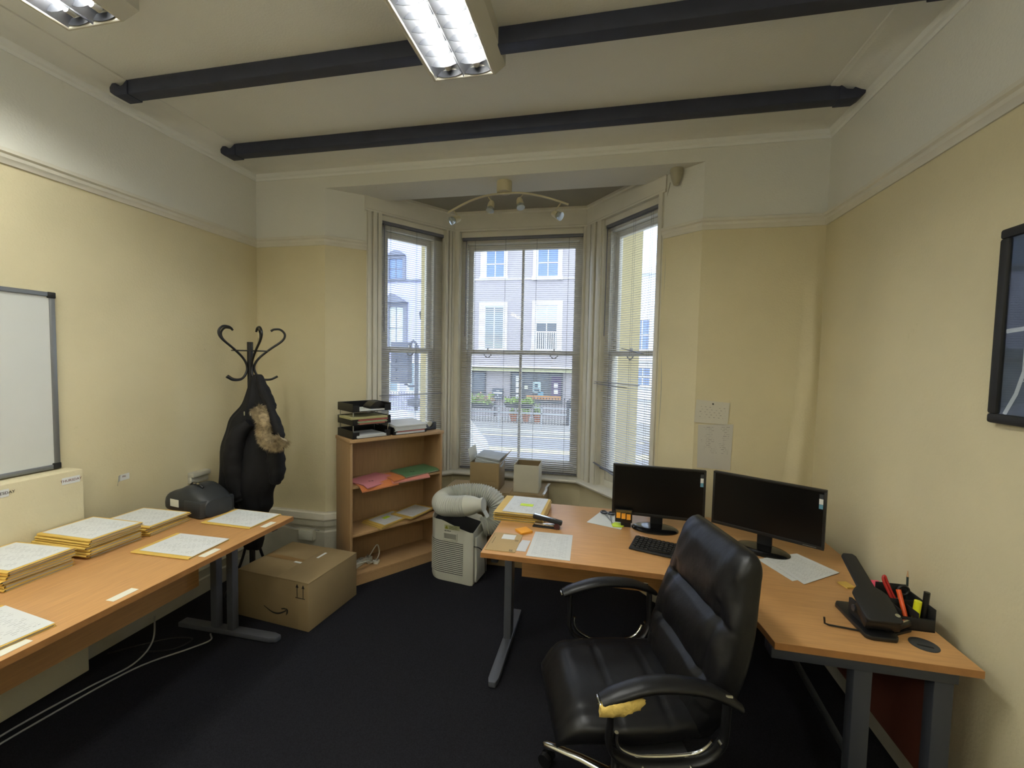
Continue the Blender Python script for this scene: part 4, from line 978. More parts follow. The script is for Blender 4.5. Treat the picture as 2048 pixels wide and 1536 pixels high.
# A paper sheet given by its desk corners
def dsheet(name, corners, m, label, cat, z=0., group=None, t=.0012):
    c = [Vector((x, y, DZ+.0008+t+z)) for x, y in corners]; return tag(MB().sheet(c, t).build(name, m), label, cat, group)
dsheet('printed_letter', [(-.300*1.138, 1.79*1.138), (-.1125*1.138, 1.788*1.138), (-.120*1.138, 2.063*1.138), (-.301*1.138, 2.062*1.138)], M_pageB, 'printed letter lying squarely near the front edge of the corner desk', 'letter')
Tn = Tm((-.478, 2.165, DZ+.0006), (1, .01, 0), None); r = thing('brown_envelope', 'brown window envelope at the left end of the corner desk', 'envelope', (-.478, 2.165, DZ))
MB().box((-.078, -.112, 0), (.078, .112, .003), Tn).build('envelope_body', mat('brown_kraft_paper', (176, 150, 104), .75, var=.04), r)
MB().box((-.025, .035, .003), (.045, .095, .0036), Tn).build('address_window', M_paper, r)
MB().box((-.078, -.09, .003), (-.073, .10, .0034), Tn).build('seam', mat('kraft_seam', (150, 126, 86), .75), r)
g = MB()
for k in range(3): g.box((.045+.006*k, -.10, .003), (.0475+.006*k, -.085, .0034), Tn)
g.box((.045, -.105, .003), (.065, -.102, .0034), Tn); g.box((-.06, -.03, .003), (-.058, .05, .0034), Tn); g.box((.05, .02, .003), (.07, .023, .0034), Tn); g.box((.05, .03, .003), (.07, .033, .0034), Tn); g.build('printed_mark', M_ink, r)
dsheet('appointment_card', [(-.412, 2.080), (-.352, 2.080), (-.348, 2.215), (-.392, 2.215)], page_mat('card_print', (206, 208, 212), rows=10, amount=.3), 'small white card between the envelope and the printed letter', 'card')
g = MB(); Tq = Tm((-.405, 2.330, DZ+.0006), (.66, -.75, 0)); g.box((-.036, -.036, 0), (.036, .036, .011), Tq); tag(g.build('sticky_note_pad', M_amber, None, bevel=.001), 'square orange sticky note pad beside the stapler', 'note pad')
# stapler
r = local('stapler', 'black and chrome stapler lying open beside the orange note pad', 'stapler', (-.285, 2.425, DZ), math.radians(-3))
MB().box((-.085, -.018, .0), (.07, .018, .008)).build('base', M_blackm, r, bevel=.003)
MB().box((-.075, -.012, .012), (.04, .012, .022)).build('magazine', M_chrome, r, bevel=.002)
g = MB(); Ts2 = Matrix.Translation((.06, 0, .016)) @ Matrix.Rotation(math.radians(9), 4, 'Y'); g.box((-.15, -.016, .010), (.02, .016, .034), Ts2); g.build('top_arm', M_black, r, bevel=.006)
MB().box((-.145, -.008, .0342), (-.02, .008, .0352), Ts2).build('chrome_strip', M_chrome, r)
g = MB(); g.cyl((.055, -.02, .018), (.055, .02, .018), .017, 14); g.build('hinge', mat('dark_red_plastic', (70, 30, 28), .4), r, smooth=.6)
# pile of buff files at the back left
z = DZ+.0005
for i in range(4):
    folder((-.465+random.uniform(-.006, .006), 2.625+random.uniform(-.006, .006), z), math.radians(88)+random.uniform(-.03, .03), ['buff folder at the very bottom of the pile beside the hose', 'second buff folder up in the pile beside the hose', 'third buff folder up in the pile beside the hose', 'top buff folder with a lime note, in the pile beside the hose'][i], w=.33, d=.30, t=.012, group='folders piled on the corner desk')
    z += .0126
TT = Matrix.Translation((-.445, 2.63, z)) @ Matrix.Rotation(math.radians(-2), 4, 'Z')
g = MB(); g.sheet([TT @ Vector(p) for p in ((-.115, -.155, .002), (.115, -.155, .002), (.115, .15, .002), (-.115, .15, .002))]); tag(g.build('cover_letter', M_pageA), 'printed cover letter on top of the folder pile beside the hose', 'letter')
g = MB(); g.box((-.035, -.03, .0025), (.045, .012, .0035), TT); tag(g.build('sticky_note', M_lime), 'lime sticky note on the letter topping the folder pile', 'note')
g = MB(); Tq = Matrix.Translation((-.36, 2.50, DZ+.001)) @ Matrix.Rotation(-.04, 4, 'Z'); g.box((-.16, -.05, .001), (.02, .2, .006), Tq); 
# sheet with scissors
dsheet('paper_sheet', [(-.070, 2.565), (.125, 2.50), (.185, 2.72), (.02, 2.80)], page_mat('faint_print', (216, 218, 216), (150, 170, 200), rows=16, amount=.35), 'white sheet lying under the scissors left of the monitor', 'paper')
r = thing('scissors', 'grey handled scissors lying on the white sheet', 'scissors', (.06, 2.66, DZ))
for k, (cx, cy) in enumerate(((.030, 2.745), (.075, 2.735))):
    g = MB(); g.tube([(cx+.018*math.cos(2*PI*i/18), cy+.022*math.sin(2*PI*i/18), DZ+.010) for i in range(18)], .0055, 8, closed=True); g.build('handle', mat('slate_plastic', (52, 54, 64), .35), r, smooth=1.)
for (a, b) in (((.040, 2.722), (.082, 2.565)), ((.070, 2.714), (.074, 2.560))):
    d_ = Vector((b[0]-a[0], b[1]-a[1], 0)); T_ = Tm((a[0], a[1], DZ+.006), d_); g = MB(); g.prism([(0, -.006), (d_.length, -.001), (d_.length, .001), (0, .006)], 0, .003, T_); g.build('blade', M_steel, r)
g = MB(); Tq = Matrix.Translation((.108, 2.560, DZ+.0035)) @ Matrix.Rotation(.2, 4, 'Z'); g.prism([(-.035, -.03), (.02, -.034), (.038, -.012), (.032, .022), (-.005, .036), (-.032, .014)], 0, .004, Tq); tag(g.build('sticky_note', M_lime), 'lime sticky note at the corner of the sheet with the scissors', 'note')
# loose sheets at right monitor
dsheet('loose_sheet', [(.845, 2.085), (1.055, 2.215), (.975, 2.375), (.765, 2.285)], M_pageA, 'lower loose printed sheet in front of the right monitor', 'paper')
dsheet('loose_sheet', [(.882, 2.062), (1.092, 2.222), (.985, 2.400), (.800, 2.300)], M_pageB, 'upper loose printed sheet in front of the right monitor', 'paper', z=.002)

# heavy hole punch
r = thing('hole_punch', 'heavy black hole punch with a long lever on the right of the desk', 'hole punch', (.975, 1.80, DZ))
g = MB(); g.prism([(.925, 1.70), (.945, 1.688), (1.020, 1.690), (1.034, 1.71), (1.034, 1.86), (1.02, 1.925), (.94, 1.925), (.925, 1.90)], DZ+.0005, DZ+.017); g.build('base', M_black, r, bevel=.005)
g = MB()
for xx in (.945, 1.005): g.box((xx, 1.73, DZ+.016), (xx+.012, 1.85, DZ+.072))
g.build('side_plate', M_blackm, r, bevel=.003)
g = MB(); g.cyl((.935, 1.80, DZ+.055), (1.03, 1.80, DZ+.055), .012, 14); g.build('pivot', M_dgrey, r, smooth=.6)
Tl = Tm((.985, 1.70, DZ+.058), (1, 0, 0), (.10, .94, .30), Vector((1, 0, 0)).cross(Vector((.10, .94, .30))))
g = MB(); g.prism([(-.058, .012), (-.046, 0), (.046, 0), (.058, .012), (.058, .13), (.045, .15), (.030, .165), (.027, .33), (.018, .345), (-.018, .345), (-.027, .33), (-.030, .165), (-.045, .15), (-.058, .13)], 0, .014, Tl); g.build('lever', M_blackm, r, bevel=.005)
g = MB(); g.box((-.055, .005, -.035), (.055, .10, .0), Tl); g.build('punch_head', M_black, r, bevel=.006)
g = MB(); g.lathe([(0, 0), (.008, 0), (.008, .004), (0, .005)], (0, 0, 0), 14); g.v = [Tl @ (p+Vector((.046, .03, .014))) for p in g.v]; g.build('rivet', M_chrome, r, smooth=.6)
g = MB(); g.tube([(.93, 1.735, DZ+.006), (.835, 1.748, DZ+.006), (.822, 1.749, DZ+.010), (.820, 1.75, DZ+.032)], .0035, 8); g.build('paper_guide', M_black, r, smooth=1.)
# desk organiser with pens
r = thing('desk_organiser', 'black plastic desk organiser full of pens against the right wall', 'organiser', (1.15, 1.86, DZ))
MB().box((1.085, 1.795, DZ), (1.195, 1.805, DZ+.045)).build('front_wall', M_blackm, r, bevel=.002)
for a, b in (((1.085, 1.795, DZ), (1.089, 1.95, DZ+.070)), ((1.191, 1.795, DZ), (1.195, 1.95, DZ+.085)), ((1.085, 1.946, DZ), (1.195, 1.95, DZ+.10)), ((1.085, 1.87, DZ), (1.195, 1.874, DZ+.075)), ((1.14, 1.795, DZ), (1.144, 1.87, DZ+.065))): MB().box(a, b).build('divider', M_blackm, r, bevel=.0015)
MB().box((1.085, 1.795, DZ), (1.195, 1.95, DZ+.004)).build('floor_plate', M_blackm, r)
def pen(name, a, b, rad, m, label, cat, tip=None, n=8):
    r = thing(name, label, cat, a); g = MB(); a, b = Vector(a), Vector(b); d = (b-a); g.cyl(a, a+d*.86, rad, n); g.build('barrel', m, r, smooth=.8)
    g = MB(); g.tube([a+d*.86, a+d], [rad, rad*.35 if tip else rad], n); g.build('tip', tip or m, r, smooth=.8); return r
pen('pencil', (1.170, 1.905, DZ+.006), (1.178, 1.925, DZ+.165), .0038, mat('dark_green_lacquer', (30, 44, 40), .4), 'sharpened dark pencil standing tallest in the organiser', 'pencil', mat('bare_wood_tip', (190, 150, 110), .7))
pen('marker_pen', (1.182, 1.835, DZ+.006), (1.190, 1.838, DZ+.128), .0095, M_black, 'thick black marker pen at the right of the organiser', 'pen')
pen('highlighter', (1.150, 1.828, DZ+.006), (1.154, 1.822, DZ+.098), .0115, mat('yellow_highlighter', (224, 226, 40), .4), 'bright yellow highlighter standing cap up in the organiser', 'highlighter')
pen('orange_pen', (1.122, 1.815, DZ+.006), (1.118, 1.87, DZ+.112), .008, mat('orange_plastic', (214, 84, 34), .4), 'orange pen leaning in the organiser beside the highlighter', 'pen')
r = thing('red_scissors', 'red handled scissors upright at the left of the organiser', 'scissors', (1.11, 1.90, DZ+.006))
g = MB(); g.tube(smoothpath([(1.128, 1.88, DZ+.05), (1.112, 1.895, DZ+.085), (1.098, 1.905, DZ+.125), (1.093, 1.91, DZ+.142), (1.088, 1.905, DZ+.125), (1.104, 1.885, DZ+.075)], 4), .0055, 8, closed=True); g.build('handle', M_red, r, smooth=1.)
g = MB(); g.tube([(1.15+.017*math.cos(2*PI*i/16), 1.895, DZ+.10+.017*math.sin(2*PI*i/16)) for i in range(16)], .005, 8, closed=True); g.build('handle', M_black, r, smooth=1.)
MB().box((1.118, 1.885, DZ+.008), (1.130, 1.889, DZ+.07)).build('blade', M_steel, r)
r = local('small_stapler', 'small black stapler standing on end against the organiser', 'stapler', (1.070, 1.768, DZ), math.radians(30))
MB().box((-.045, -.012, 0), (.045, .012, .010)).build('base', M_black, r, bevel=.003); g = MB(); g.box((-.045, -.010, .016), (.05, .010, .034), Matrix.Rotation(-.12, 4, 'Y')); g.build('arm', M_black, r, bevel=.004); MB().box((.0, -.005, .036), (.048, .005, .042)).build('chrome_nose', M_chrome, r, bevel=.001)
r['label'] = 'small black stapler with a chrome nose between the punch and the organiser'
g = MB(); g.tube([(1.118+.030*math.cos(2*PI*i/28), 2.000+.030*math.sin(2*PI*i/28), DZ+.019) for i in range(28)], .017, 8, closed=True, flat=(1.1, .45)); tag(g.build('tape_roll', mat('yellow_tape', (206, 184, 70), .4), None, smooth=1.), 'roll of yellow tape between the hole punch and the organiser', 'tape roll')
g = MB(); Tq = Matrix.Translation((1.145, 2.075, DZ+.001)) @ Matrix.Rotation(.4, 4, 'Z'); g.box((-.036, -.036, 0), (.036, .036, .022), Tq); tag(g.build('sticky_note_pad', M_yellow, None), 'yellow note pad under the pink one beside the hole punch', 'note pad')
g = MB(); Tq = Matrix.Translation((1.150, 2.07, DZ+.0235)) @ Matrix.Rotation(.1, 4, 'Z'); g.box((-.036, -.036, 0), (.036, .036, .012), Tq); tag(g.build('sticky_note_pad', M_hotpink, None), 'hot pink note pad beside the hole punch', 'note pad')
g = MB(); Tq = Matrix.Translation((1.062, 2.10, DZ+.001)) @ Matrix.Rotation(.3, 4, 'Z'); g.box((-.02, -.025, 0), (.02, .025, .006), Tq); tag(g.build('index_flags', M_buff, None), 'small buff index flags behind the hole punch lever', 'index flags')

# ------------------------------------------------------------------ boxes under the middle window
def openbox(name, T, w, d, h, t, mo, mi, label, parent_extra=None, z0=0.):
    r = thing(name, label, 'box', T @ Vector((w/2, d/2, z0)))
    g = MB(); g.box((0, 0, z0), (w, d, z0+t), T); g.build('bottom', mo, r)
    for a, b in (((0, 0, z0), (w, t, z0+h)), ((0, d-t, z0), (w, d, z0+h)), ((0, t, z0), (t, d-t, z0+h)), ((w-t, t, z0), (w, d-t, z0+h))): MB().box(a, b, T).build('side', mo, r, bevel=.001)
    return r
BZ = .606
Tg = Tm((-1.03, 3.36, 0), (1, .02, 0))
r = thing('cardboard_box', 'large brown cardboard box with taped corner supporting the white carton under the window', 'box', (-.72, 3.5, 0))
MB().box((.05, 0, 0), (.60, .36, BZ-.004), Tg).build('carton', M_card, r, bevel=.005)
MB().box((.05, 0, BZ-.004), (.32, .36, BZ), Tg).build('top_flap', M_card, r); MB().box((.325, 0, BZ-.004), (.60, .36, BZ), Tg).build('top_flap', M_card, r)
g = MB(); g.tube([Tg @ Vector((.592, .03, BZ+.004)), Tg @ Vector((.600, .14, BZ+.008)), Tg @ Vector((.592, .22, BZ+.004)), Tg @ Vector((.606, .34, BZ+.006))], .012, 6, flat=(.4, 1)); g.build('clear_tape', mat('shiny_clear_tape', (200, 200, 196), .15), r, smooth=1.)
Tw = Tm((-.690, 3.42, 0), (1, .015, 0))
r = openbox('white_carton', Tw, .205, .20, .225, .004, M_cardwhite, M_cardin, 'open white carton standing on the big brown box under the window', z0=BZ+.0005)
for a, b in (((.004, .004, BZ+.008), (.201, .0052, BZ+.222)), ((.004, .1948, BZ+.008), (.201, .196, BZ+.222)), ((.004, .006, BZ+.008), (.0052, .194, BZ+.222)), ((.1998, .006, BZ+.008), (.201, .194, BZ+.222))): MB().box(a, b, Tw).build('lining', M_cardin, r)
g = MB(); g.box((.150, .004, BZ+.19), (.160, .006, BZ+.225), Tw); g.box((.1, -.0006, BZ+.16), (.101, .0, BZ+.225), Tw); g.build('seam', M_cardwhite, r)
Tt_ = Tm((-1.055, 3.40, 0), (1, .0, 0))
r = openbox('open_carton', Tt_, .245, .22, .225, .004, M_card, M_cardin, 'open brown carton filled with grey papers in front of the middle window', z0=BZ+.001)
MB().box((.004, -.0035, BZ+.075), (.225, -.0005, BZ+.224), Tt_).build('front_flap', M_card, r, bevel=.001)
g = MB(); Tf_ = Tt_ @ Matrix.Translation((0, 0, BZ+.225)) @ Matrix.Rotation(math.radians(-12), 4, 'Y'); g.prism([(0, 0), (.003, 0), (.003, .22), (0, .22)], 0, .11, Tf_); g.build('side_flap', M_cardwhite, r)
g = MB(); Tf_ = Tt_ @ Matrix.Translation((.245, 0, BZ+.225)) @ Matrix.Rotation(math.radians(38), 4, 'Y'); g.prism([(-.003, 0), (0, 0), (0, .22), (-.003, .22)], 0, .10, Tf_); g.build('side_flap', M_card, r)
M_greyp = mat('grey_envelope_paper', (172, 178, 184), .7, var=.05)
rr = random.Random(5)
for i in range(9):
    z = BZ+.185+.0105*i; Tq = Tt_ @ Matrix.Translation((.125+rr.uniform(-.012, .02)+.003*i, .115+rr.uniform(-.01, .01), z)) @ Matrix.Rotation(rr.uniform(-.12, .12), 4, 'Z') @ Matrix.Rotation(.03+.010*i, 4, 'X') @ Matrix.Rotation(.01*i, 4, 'Y')
    g = MB(); g.box((-.105, -.095, 0), (.105, .085, .009), Tq)
    tag(g.build('paper_bundle', M_greyp, None, bevel=.002), ['grey paper bundle %s in the brown carton' % (ORD[i] if i < 8 else 'topmost')][0], 'papers', 'grey paper bundles in the brown carton')
# second box under the brown carton (hidden mostly behind the hose)
g = MB(); r = thing('cardboard_box', 'tall brown cardboard box behind the air conditioner hose supporting the open carton', 'box', (-1.15, 3.5, 0)); 
MB().box((-1.265, 3.39, 0), (-.995, 3.64, BZ-.002)).build('carton', M_card, r, bevel=.004); MB().box((-1.265, 3.39, BZ-.002), (-.995, 3.64, BZ)).build('top_flap', M_card, r)

# ------------------------------------------------------------------ portable air conditioner
AH = .452
acx0, acx1 = -1.262, -.885
Ta = Tm((-1.290, 3.055, 0), (.992, -.125, 0))      # x along the front towards the right, y to the back
r = thing('portable_air_conditioner', 'white portable air conditioner with a slatted front between bookcase and desk', 'air conditioner', Ta @ Vector((.2, .13, 0)))
AW, AD = .395, .25
def acsec(s_=1.):
    pts = []
    for i in range(9): a = PI+PI/2*i/8; pts.append((.13+.13*math.cos(a), .13+.13*math.sin(a)))
    pts += [(.30, -.004), (AW-.02, -.008), (AW, 0), (AW, AD-.04), (AW-.04, AD), (.04, AD), (0, AD-.05)]
    return [((x-AW/2)*s_+AW/2, (y-AD/2)*s_+AD/2) for x, y in pts]
def ztop(x, y):
    f = x/AW; return AH-.050*max(0, f-.35)/.65*(1 if y < .12 else .3)+.010*math.sin(f*2*PI*.9)*(1 if y < .1 else 0)+.055*max(0, (y-.05)/.2)*(1-f)
g = MB(); sec = acsec(); rings = [[Ta @ Vector((x, y, z)) for x, y in acsec(s_)] for z, s_ in ((.0, .97), (.02, 1.))]
rings.append([Ta @ Vector((x, y, ztop(x, y))) for x, y in sec]); rings.append([Ta @ Vector((x, y, ztop(x, y)+.004)) for x, y in acsec(.985)]); rings.append([Ta @ Vector((x, y, ztop(x, y)-.002)) for x, y in acsec(.955)]); rings.append([Ta @ Vector((x, y, ztop(x, y)-.06)) for x, y in acsec(.93)])
g.loft(rings, cap=False); g.add([Ta @ Vector((x, y, 0)) for x, y in acsec(.97)], [tuple(range(len(sec)))]); g.build('body', M_ac, r, smooth=.5)
g = MB(); g.add([Ta @ Vector((x, y, ztop(x, y)-.045)) for x, y in acsec(.94)], [tuple(range(len(sec)))]); g.build('top_recess', M_dark, r)
# louvres: curved strips following the front
fpath = [p for p in sec[1:11]]; fpath = [(x, y) for x, y in fpath if x < .335]+[(.315, -.005)]
first = None; g = MB(); nv = 17
dk = MB()
def fr_(off, zz): 
    out_ = []
    for x, y in fpath:
        cx_, cy_ = .13, .13
        if x < .13: d_ = Vector((x-cx_, y-cy_)).normalized()
        else: d_ = Vector((0, -1))
        out_.append(Ta @ Vector((x+d_.x*off, y+d_.y*off, zz)))
    return out_
a_, b_ = fr_(.0012, .055), fr_(.0012, .055+.0148*nv)
dk.add(a_+b_, [(i, i+1, len(a_)+i+1, len(a_)+i) for i in range(len(a_)-1)]); dk.build('grille_backing', M_dark, r)
for i in range(nv):
    z = .057+.0148*i; lo_o, lo_i, hi_o, hi_i = fr_(.0042, z), fr_(.0012, z), fr_(.0036, z+.0078), fr_(.0012, z+.0078)
    n_ = len(lo_o)
    if first is None:
        q = MB(); q.loft([[lo_o[k], hi_o[k], hi_i[k], lo_i[k]] for k in range(n_)]); first = q.build('louvre', M_ac, r, smooth=.5)
    else: c = copyobj(first, r); c.location = (0, 0, .0148*i)
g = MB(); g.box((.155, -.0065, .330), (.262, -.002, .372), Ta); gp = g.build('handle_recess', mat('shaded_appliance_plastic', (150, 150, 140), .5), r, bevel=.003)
g = MB(); g.box((.150, -.011, .322), (.267, -.004, .331), Ta); g.box((.150, -.011, .371), (.267, -.004, .378), Ta); g.box((.150, -.011, .325), (.158, -.004, .375), Ta); g.box((.259, -.011, .325), (.267, -.004, .375), Ta); g.build('handle_rim', M_ac, r, bevel=.002)
Tlab = Ta @ Matrix(((1, 0, 0, 0), (0, 0, -1, -.0065), (0, 1, 0, 0), (0, 0, 0, 1)))
g = MB(); g.box((.160, .404, -.0), (.285, .436, .0008), Tlab); g.build('warning_label', mat('pale_green_label', (176, 180, 140), .6), r)
g = MB(); g.prism([(.163, .406), (.192, .406), (.1775, .434)], .0008, .0014, Tlab); g.build('warning_triangle', mat('olive_yellow_print', (150, 150, 40), .6), r)
g = MB(); g.prism([(.1763, .414), (.1787, .414), (.1787, .427), (.1763, .427)], .0014, .0018, Tlab); g.prism([(.1763, .409), (.1787, .409), (.1787, .412), (.1763, .412)], .0014, .0018, Tlab)
for k in range(4):
    g.box((.200, .408+.0068*k, .0008), (.275-.012*(k % 2), .4100+.0068*k, .0012), Tlab)
for k, (xa, xb) in enumerate(((.160, .172), (.176, .180), (.184, .198), (.202, .212))): g.box((xa, .388, 0), (xb, .393, .0006), Tlab)
g.build('label_print', M_ink, r)
MB().box((AW, .02, .02), (AW+.020, AD-.03, .36), Ta).build('side_cover', M_ac, r, bevel=.006)
g = MB(); g.box((AW-.03, AD-.06, .33), (AW+.035, AD+.03, .44), Ta); g.build('rear_outlet', M_ac, r, bevel=.012)
g = MB(); g.tube(smoothpath([Ta @ Vector((AW+.005, .0, .30)), Ta @ Vector((AW+.03, .03, .285)), Ta @ Vector((AW+.05, .07, .24)), Ta @ Vector((AW+.055, .10, .16)), Ta @ Vector((AW+.05, .12, .01))], 5), .0035, 8); g.build('power_cable', M_cableb, r, smooth=1.)
# corrugated hose: coiled over the top of the unit
hp = [(965, 1055, 3.17), (985, 1048, 3.20), (996, 1030, 3.22), (994, 1006, 3.23), (975, 990, 3.24), (940, 985, 3.23), (905, 990, 3.19), (885, 1000, 3.10), (886, 1010, 3.00), (900, 1012, 2.95), (922, 1012, 2.93), (934, 1011, 2.925)]
HP = smoothpath([at(u, v, 1, y) for u, v, y in hp], 30)
g = MB(); R0 = .070; L_ = 0; rad = []; ph = 0
for i in range(len(HP)):
    if i: L_ += (HP[i]-HP[i-1]).length
    rad.append(R0+(.0045*math.sin(2*PI*L_/.0165)))
hose = g
r = thing('exhaust_hose', 'grey white corrugated exhaust hose coiled over the air conditioner', 'hose', HP[0])
# finer sampling by arc length
tot = 0; S_ = [0]
for i in range(1, len(HP)): tot += (HP[i]-HP[i-1]).length; S_.append(tot)
def along(s):
    import bisect
    k = min(max(bisect.bisect(S_, s)-1, 0), len(HP)-2); t = (s-S_[k])/max(1e-9, S_[k+1]-S_[k]); return HP[k].lerp(HP[k+1], t)
per = .0165; ns = int(tot/per*6); pts = [along(tot*i/ns) for i in range(ns+1)]
g.tube(pts, [R0+.0048*math.sin(2*PI*(tot*i/ns)/per) for i in range(ns+1)], 36); g.build('corrugated_tube', M_hose, r, smooth=1.2)
e_ = pts[-1]; d_ = (pts[-1]-pts[-8]).normalized(); d_ = (d_+Vector((.3, -.05, 0))).normalized()
g = MB(); g.tube([e_-d_*.01, e_+d_*.02, e_+d_*.06, e_+d_*.095, e_+d_*.115], [R0+.002, R0, R0*.86, R0*.66, R0*.64], 32); g.build('nozzle', M_ac, r, smooth=.9)
g = MB(); g.tube([e_+d_*.112, e_+d_*.130], [R0*.72, R0*.72], 32); g.build('nozzle_rim', M_ac, r, smooth=.9)
w_ = Vector((-d_.y, d_.x, 0)); g = MB(); bb = e_+d_*.125+Vector((0, 0, -.03)); g.loft([[bb+w_*.03, bb-w_*.03, bb-w_*.03+d_*.004, bb+w_*.03+d_*.004], [bb+w_*.025+d_*.035+Vector((0, 0, -.06)), bb-w_*.025+d_*.035+Vector((0, 0, -.06)), bb-w_*.025+d_*.04+Vector((0, 0, -.06)), bb+w_*.025+d_*.04+Vector((0, 0, -.06))]]); g.build('nozzle_tab', M_ac, r)

# ------------------------------------------------------------------ office chair
r = local('office_chair', 'black leather executive chair with a torn armrest in the foreground', 'chair', (.100, 1.604, 0), math.radians(-164))
def rr_ring(w, t, c, ax_u, ax_v, p=4., n=44, front=None):
    """super-ellipse ring; front(s) adds a bulge on the +v side"""
    ring = []
    for k in range(n):
        a = 2*PI*k/n; cu, sv = math.cos(a), math.sin(a)
        u = w/2*math.copysign(abs(cu)**(2/p), cu); v = t/2*math.copysign(abs(sv)**(2/p), sv)
        if front and sv > 0: v += front(u/(w/2))*abs(sv)**.5
        ring.append(Vector(c)+Vector(ax_u)*u+Vector(ax_v)*v)
    return ring
# seat cushion: rings from back to front
rings = []; NS = 44
for i in range(NS+1):
    t = i/NS; x = -.25+.52*t
    drop = .055*max(0, (t-.80)/.20)**2; e = min(1, max(.12, math.sin(min(1, t*9+.1)*PI/2)), max(.12, math.sin(min(1, (1-t)*6+.05)*PI/2)))
    wd = (.425+.05*math.sin(PI*t))*(.88+.12*e); th = .100*(.35+.65*e)
    seam = .007*max(0, 1-abs(t-.30)/.02)+.007*max(0, 1-abs(t-.62)/.02)
    fb = lambda s, seam=seam, t=t: (.010*(1-s*s)-seam-.008*max(0, 1-abs(abs(s)-.72)/.05))
    rings.append(rr_ring(wd, th, (x, -.012, .474-drop), (0, 1, 0), (0, 0, 1), 3.6, 60, fb))
g = MB(); g.loft(rings); g.build('seat', M_leather, r, smooth=1.2)
# backrest: rings from bottom to top, leaning back, three quilted rolls and a headrest
rings = []; NB = 72
seams = (.33, .62)
for i in range(NB+1):
    t = i/NB; z = .44+.615*t; xb = -.205-.16*t-.045*math.sin(PI*t)*(.3)+.0
    e = min(1, math.sqrt(max(0.02, 1-((t-.5)/.5)**8))); et = math.sqrt(max(.03, 1-max(0, (t-.86)/.14)**2.2))
    wd = (.44+.07*math.sin(PI*min(1, t*1.15)))*(.80+.20*et)*(1-.10*max(0, .15-t)/.15); th = .125*et*(.75+.25*math.sin(PI*min(1, t+.25)))
    k = 0
    for sm in seams: k += .014*math.exp(-((t-sm)/.014)**2)
    roll = .015*abs(math.sin(PI*(t-.04)/.29)) if t < .62 else .016*math.sin(PI*(t-.62)/.40)
    fb = lambda s, k=k, roll=roll, t=t: (roll*(1-abs(s)**4)+.014*s*s*(1 if t > .2 else 0)-k*(1-abs(s)**6)-.012*max(0, 1-abs(abs(s)-.66)/.06)*(1 if .1 < t < .72 else 0)+.0022*math.sin(27*t+11*s+2*math.sin(6*s))+.0018*math.sin(19*s-25*t))
    rings.append(rr_ring(wd, th, (xb, 0, z), (0, 1, 0), (1, 0, -.0), 3.8, 72, fb))
g = MB(); g.loft(rings); g.build('backrest', M_leather, r, smooth=1.2)
# arms
for sgn in (1, -1):
    y = sgn*.300
    g = MB(); pts = smoothpath([(.165, y, .668), (.12, y, .686), (.01, y, .712), (-.12, y*1.02, .706), (-.205, y*1.05, .678), (-.255, y*1.08, .648)], 6); n = len(pts)
    g.tube(pts, [.012+.022*math.sin(PI*min(1, .18+.8*i/n))**.6 for i in range(n)], 18, flat=(.52, 1.05)); g.build('arm_pad', M_leather, r, smooth=1.2)
    g = MB(); loopp = smoothpath([(.135, y, .67), (.135, y*.99, .60), (.135, y*.97, .52), (.10, y*.95, .475), (.03, y*.93, .446), (-.10, y*.93, .442), (-.175, y*.95, .46), (-.215, y*.98, .51), (-.222, y, .56), (-.222, y*1.02, .66)], 7)
    g.tube(loopp, .017, 12, flat=(.55, 1.25)); g.build('arm_frame', M_black, r, smooth=1.2)
    g = MB(); lp2 = [Vector((p.x*.86-.004, p.y-sgn*.0, .445+(p.z-.445)*.80+.022)) for p in loopp[10:50]]; g.tube(lp2, .0065, 10); g.build('chrome_trim', M_chrome, r, smooth=1.2)
    g = MB(); g.tube([(.172, y-sgn*.02, .668), (.175, y, .674), (.171, y+sgn*.02, .668)], .0045, 8); g.build('arm_tip', M_chrome, r, smooth=1.); g = MB(); g.tube([(-.20, y*1.05+sgn*.012, .690), (-.222, y*1.05+sgn*.012, .686)], .006, 8); g.build('arm_stud', M_chrome, r, smooth=1.)
    g = MB()
    for (bx_, bz_) in ((-.12, .442), (.03, .446), (-.21, .52), (-.222, .60)): g.cyl((bx_, y*.95+sgn*.012, bz_), (bx_, y*.95+sgn*.028, bz_), .008, 12)
    g.build('bolt', M_chrome, r, smooth=.6)
    MB().box((-.14, min(y*.95, y*.55), .425), (.06, max(y*.95, y*.55), .435)).build('arm_bracket', M_blackm, r)
# torn foam on the near arm
y = .300; g = MB(); rings = []; rr = random.Random(11)
for i in range(13):
    t = i/12; x = .175-.135*t; e = math.sin(PI*min(1, .12+t*.86))**.5
    rings.append([Vector((x+rr.uniform(-.004, .004), y+.018+(.026*e)*math.cos(2*PI*k/14)*(1+rr.uniform(-.18, .18)), .662+.018*t-.006+(.025*e)*math.sin(2*PI*k/14)*(1+rr.uniform(-.2, .2)))) for k in range(14)])
g.loft(rings); plabel(g.build('torn_foam', M_foam, r, smooth=.9), 'yellow foam showing through the torn armrest')
g = MB(); g.cyl((0, 0, .13), (0, 0, .38), .027, 18); g.build('gas_lift', M_black, r, smooth=.8)
MB().box((-.12, -.09, .365), (.12, .09, .39)).build('seat_mechanism', M_blackm, r, bevel=.006)
g = MB(); g.lathe([(0, .07), (.045, .07), (.05, .085), (.042, .13), (0, .14)], (0, 0, 0), 24); g.build('hub', M_chrome, r, smooth=.7)
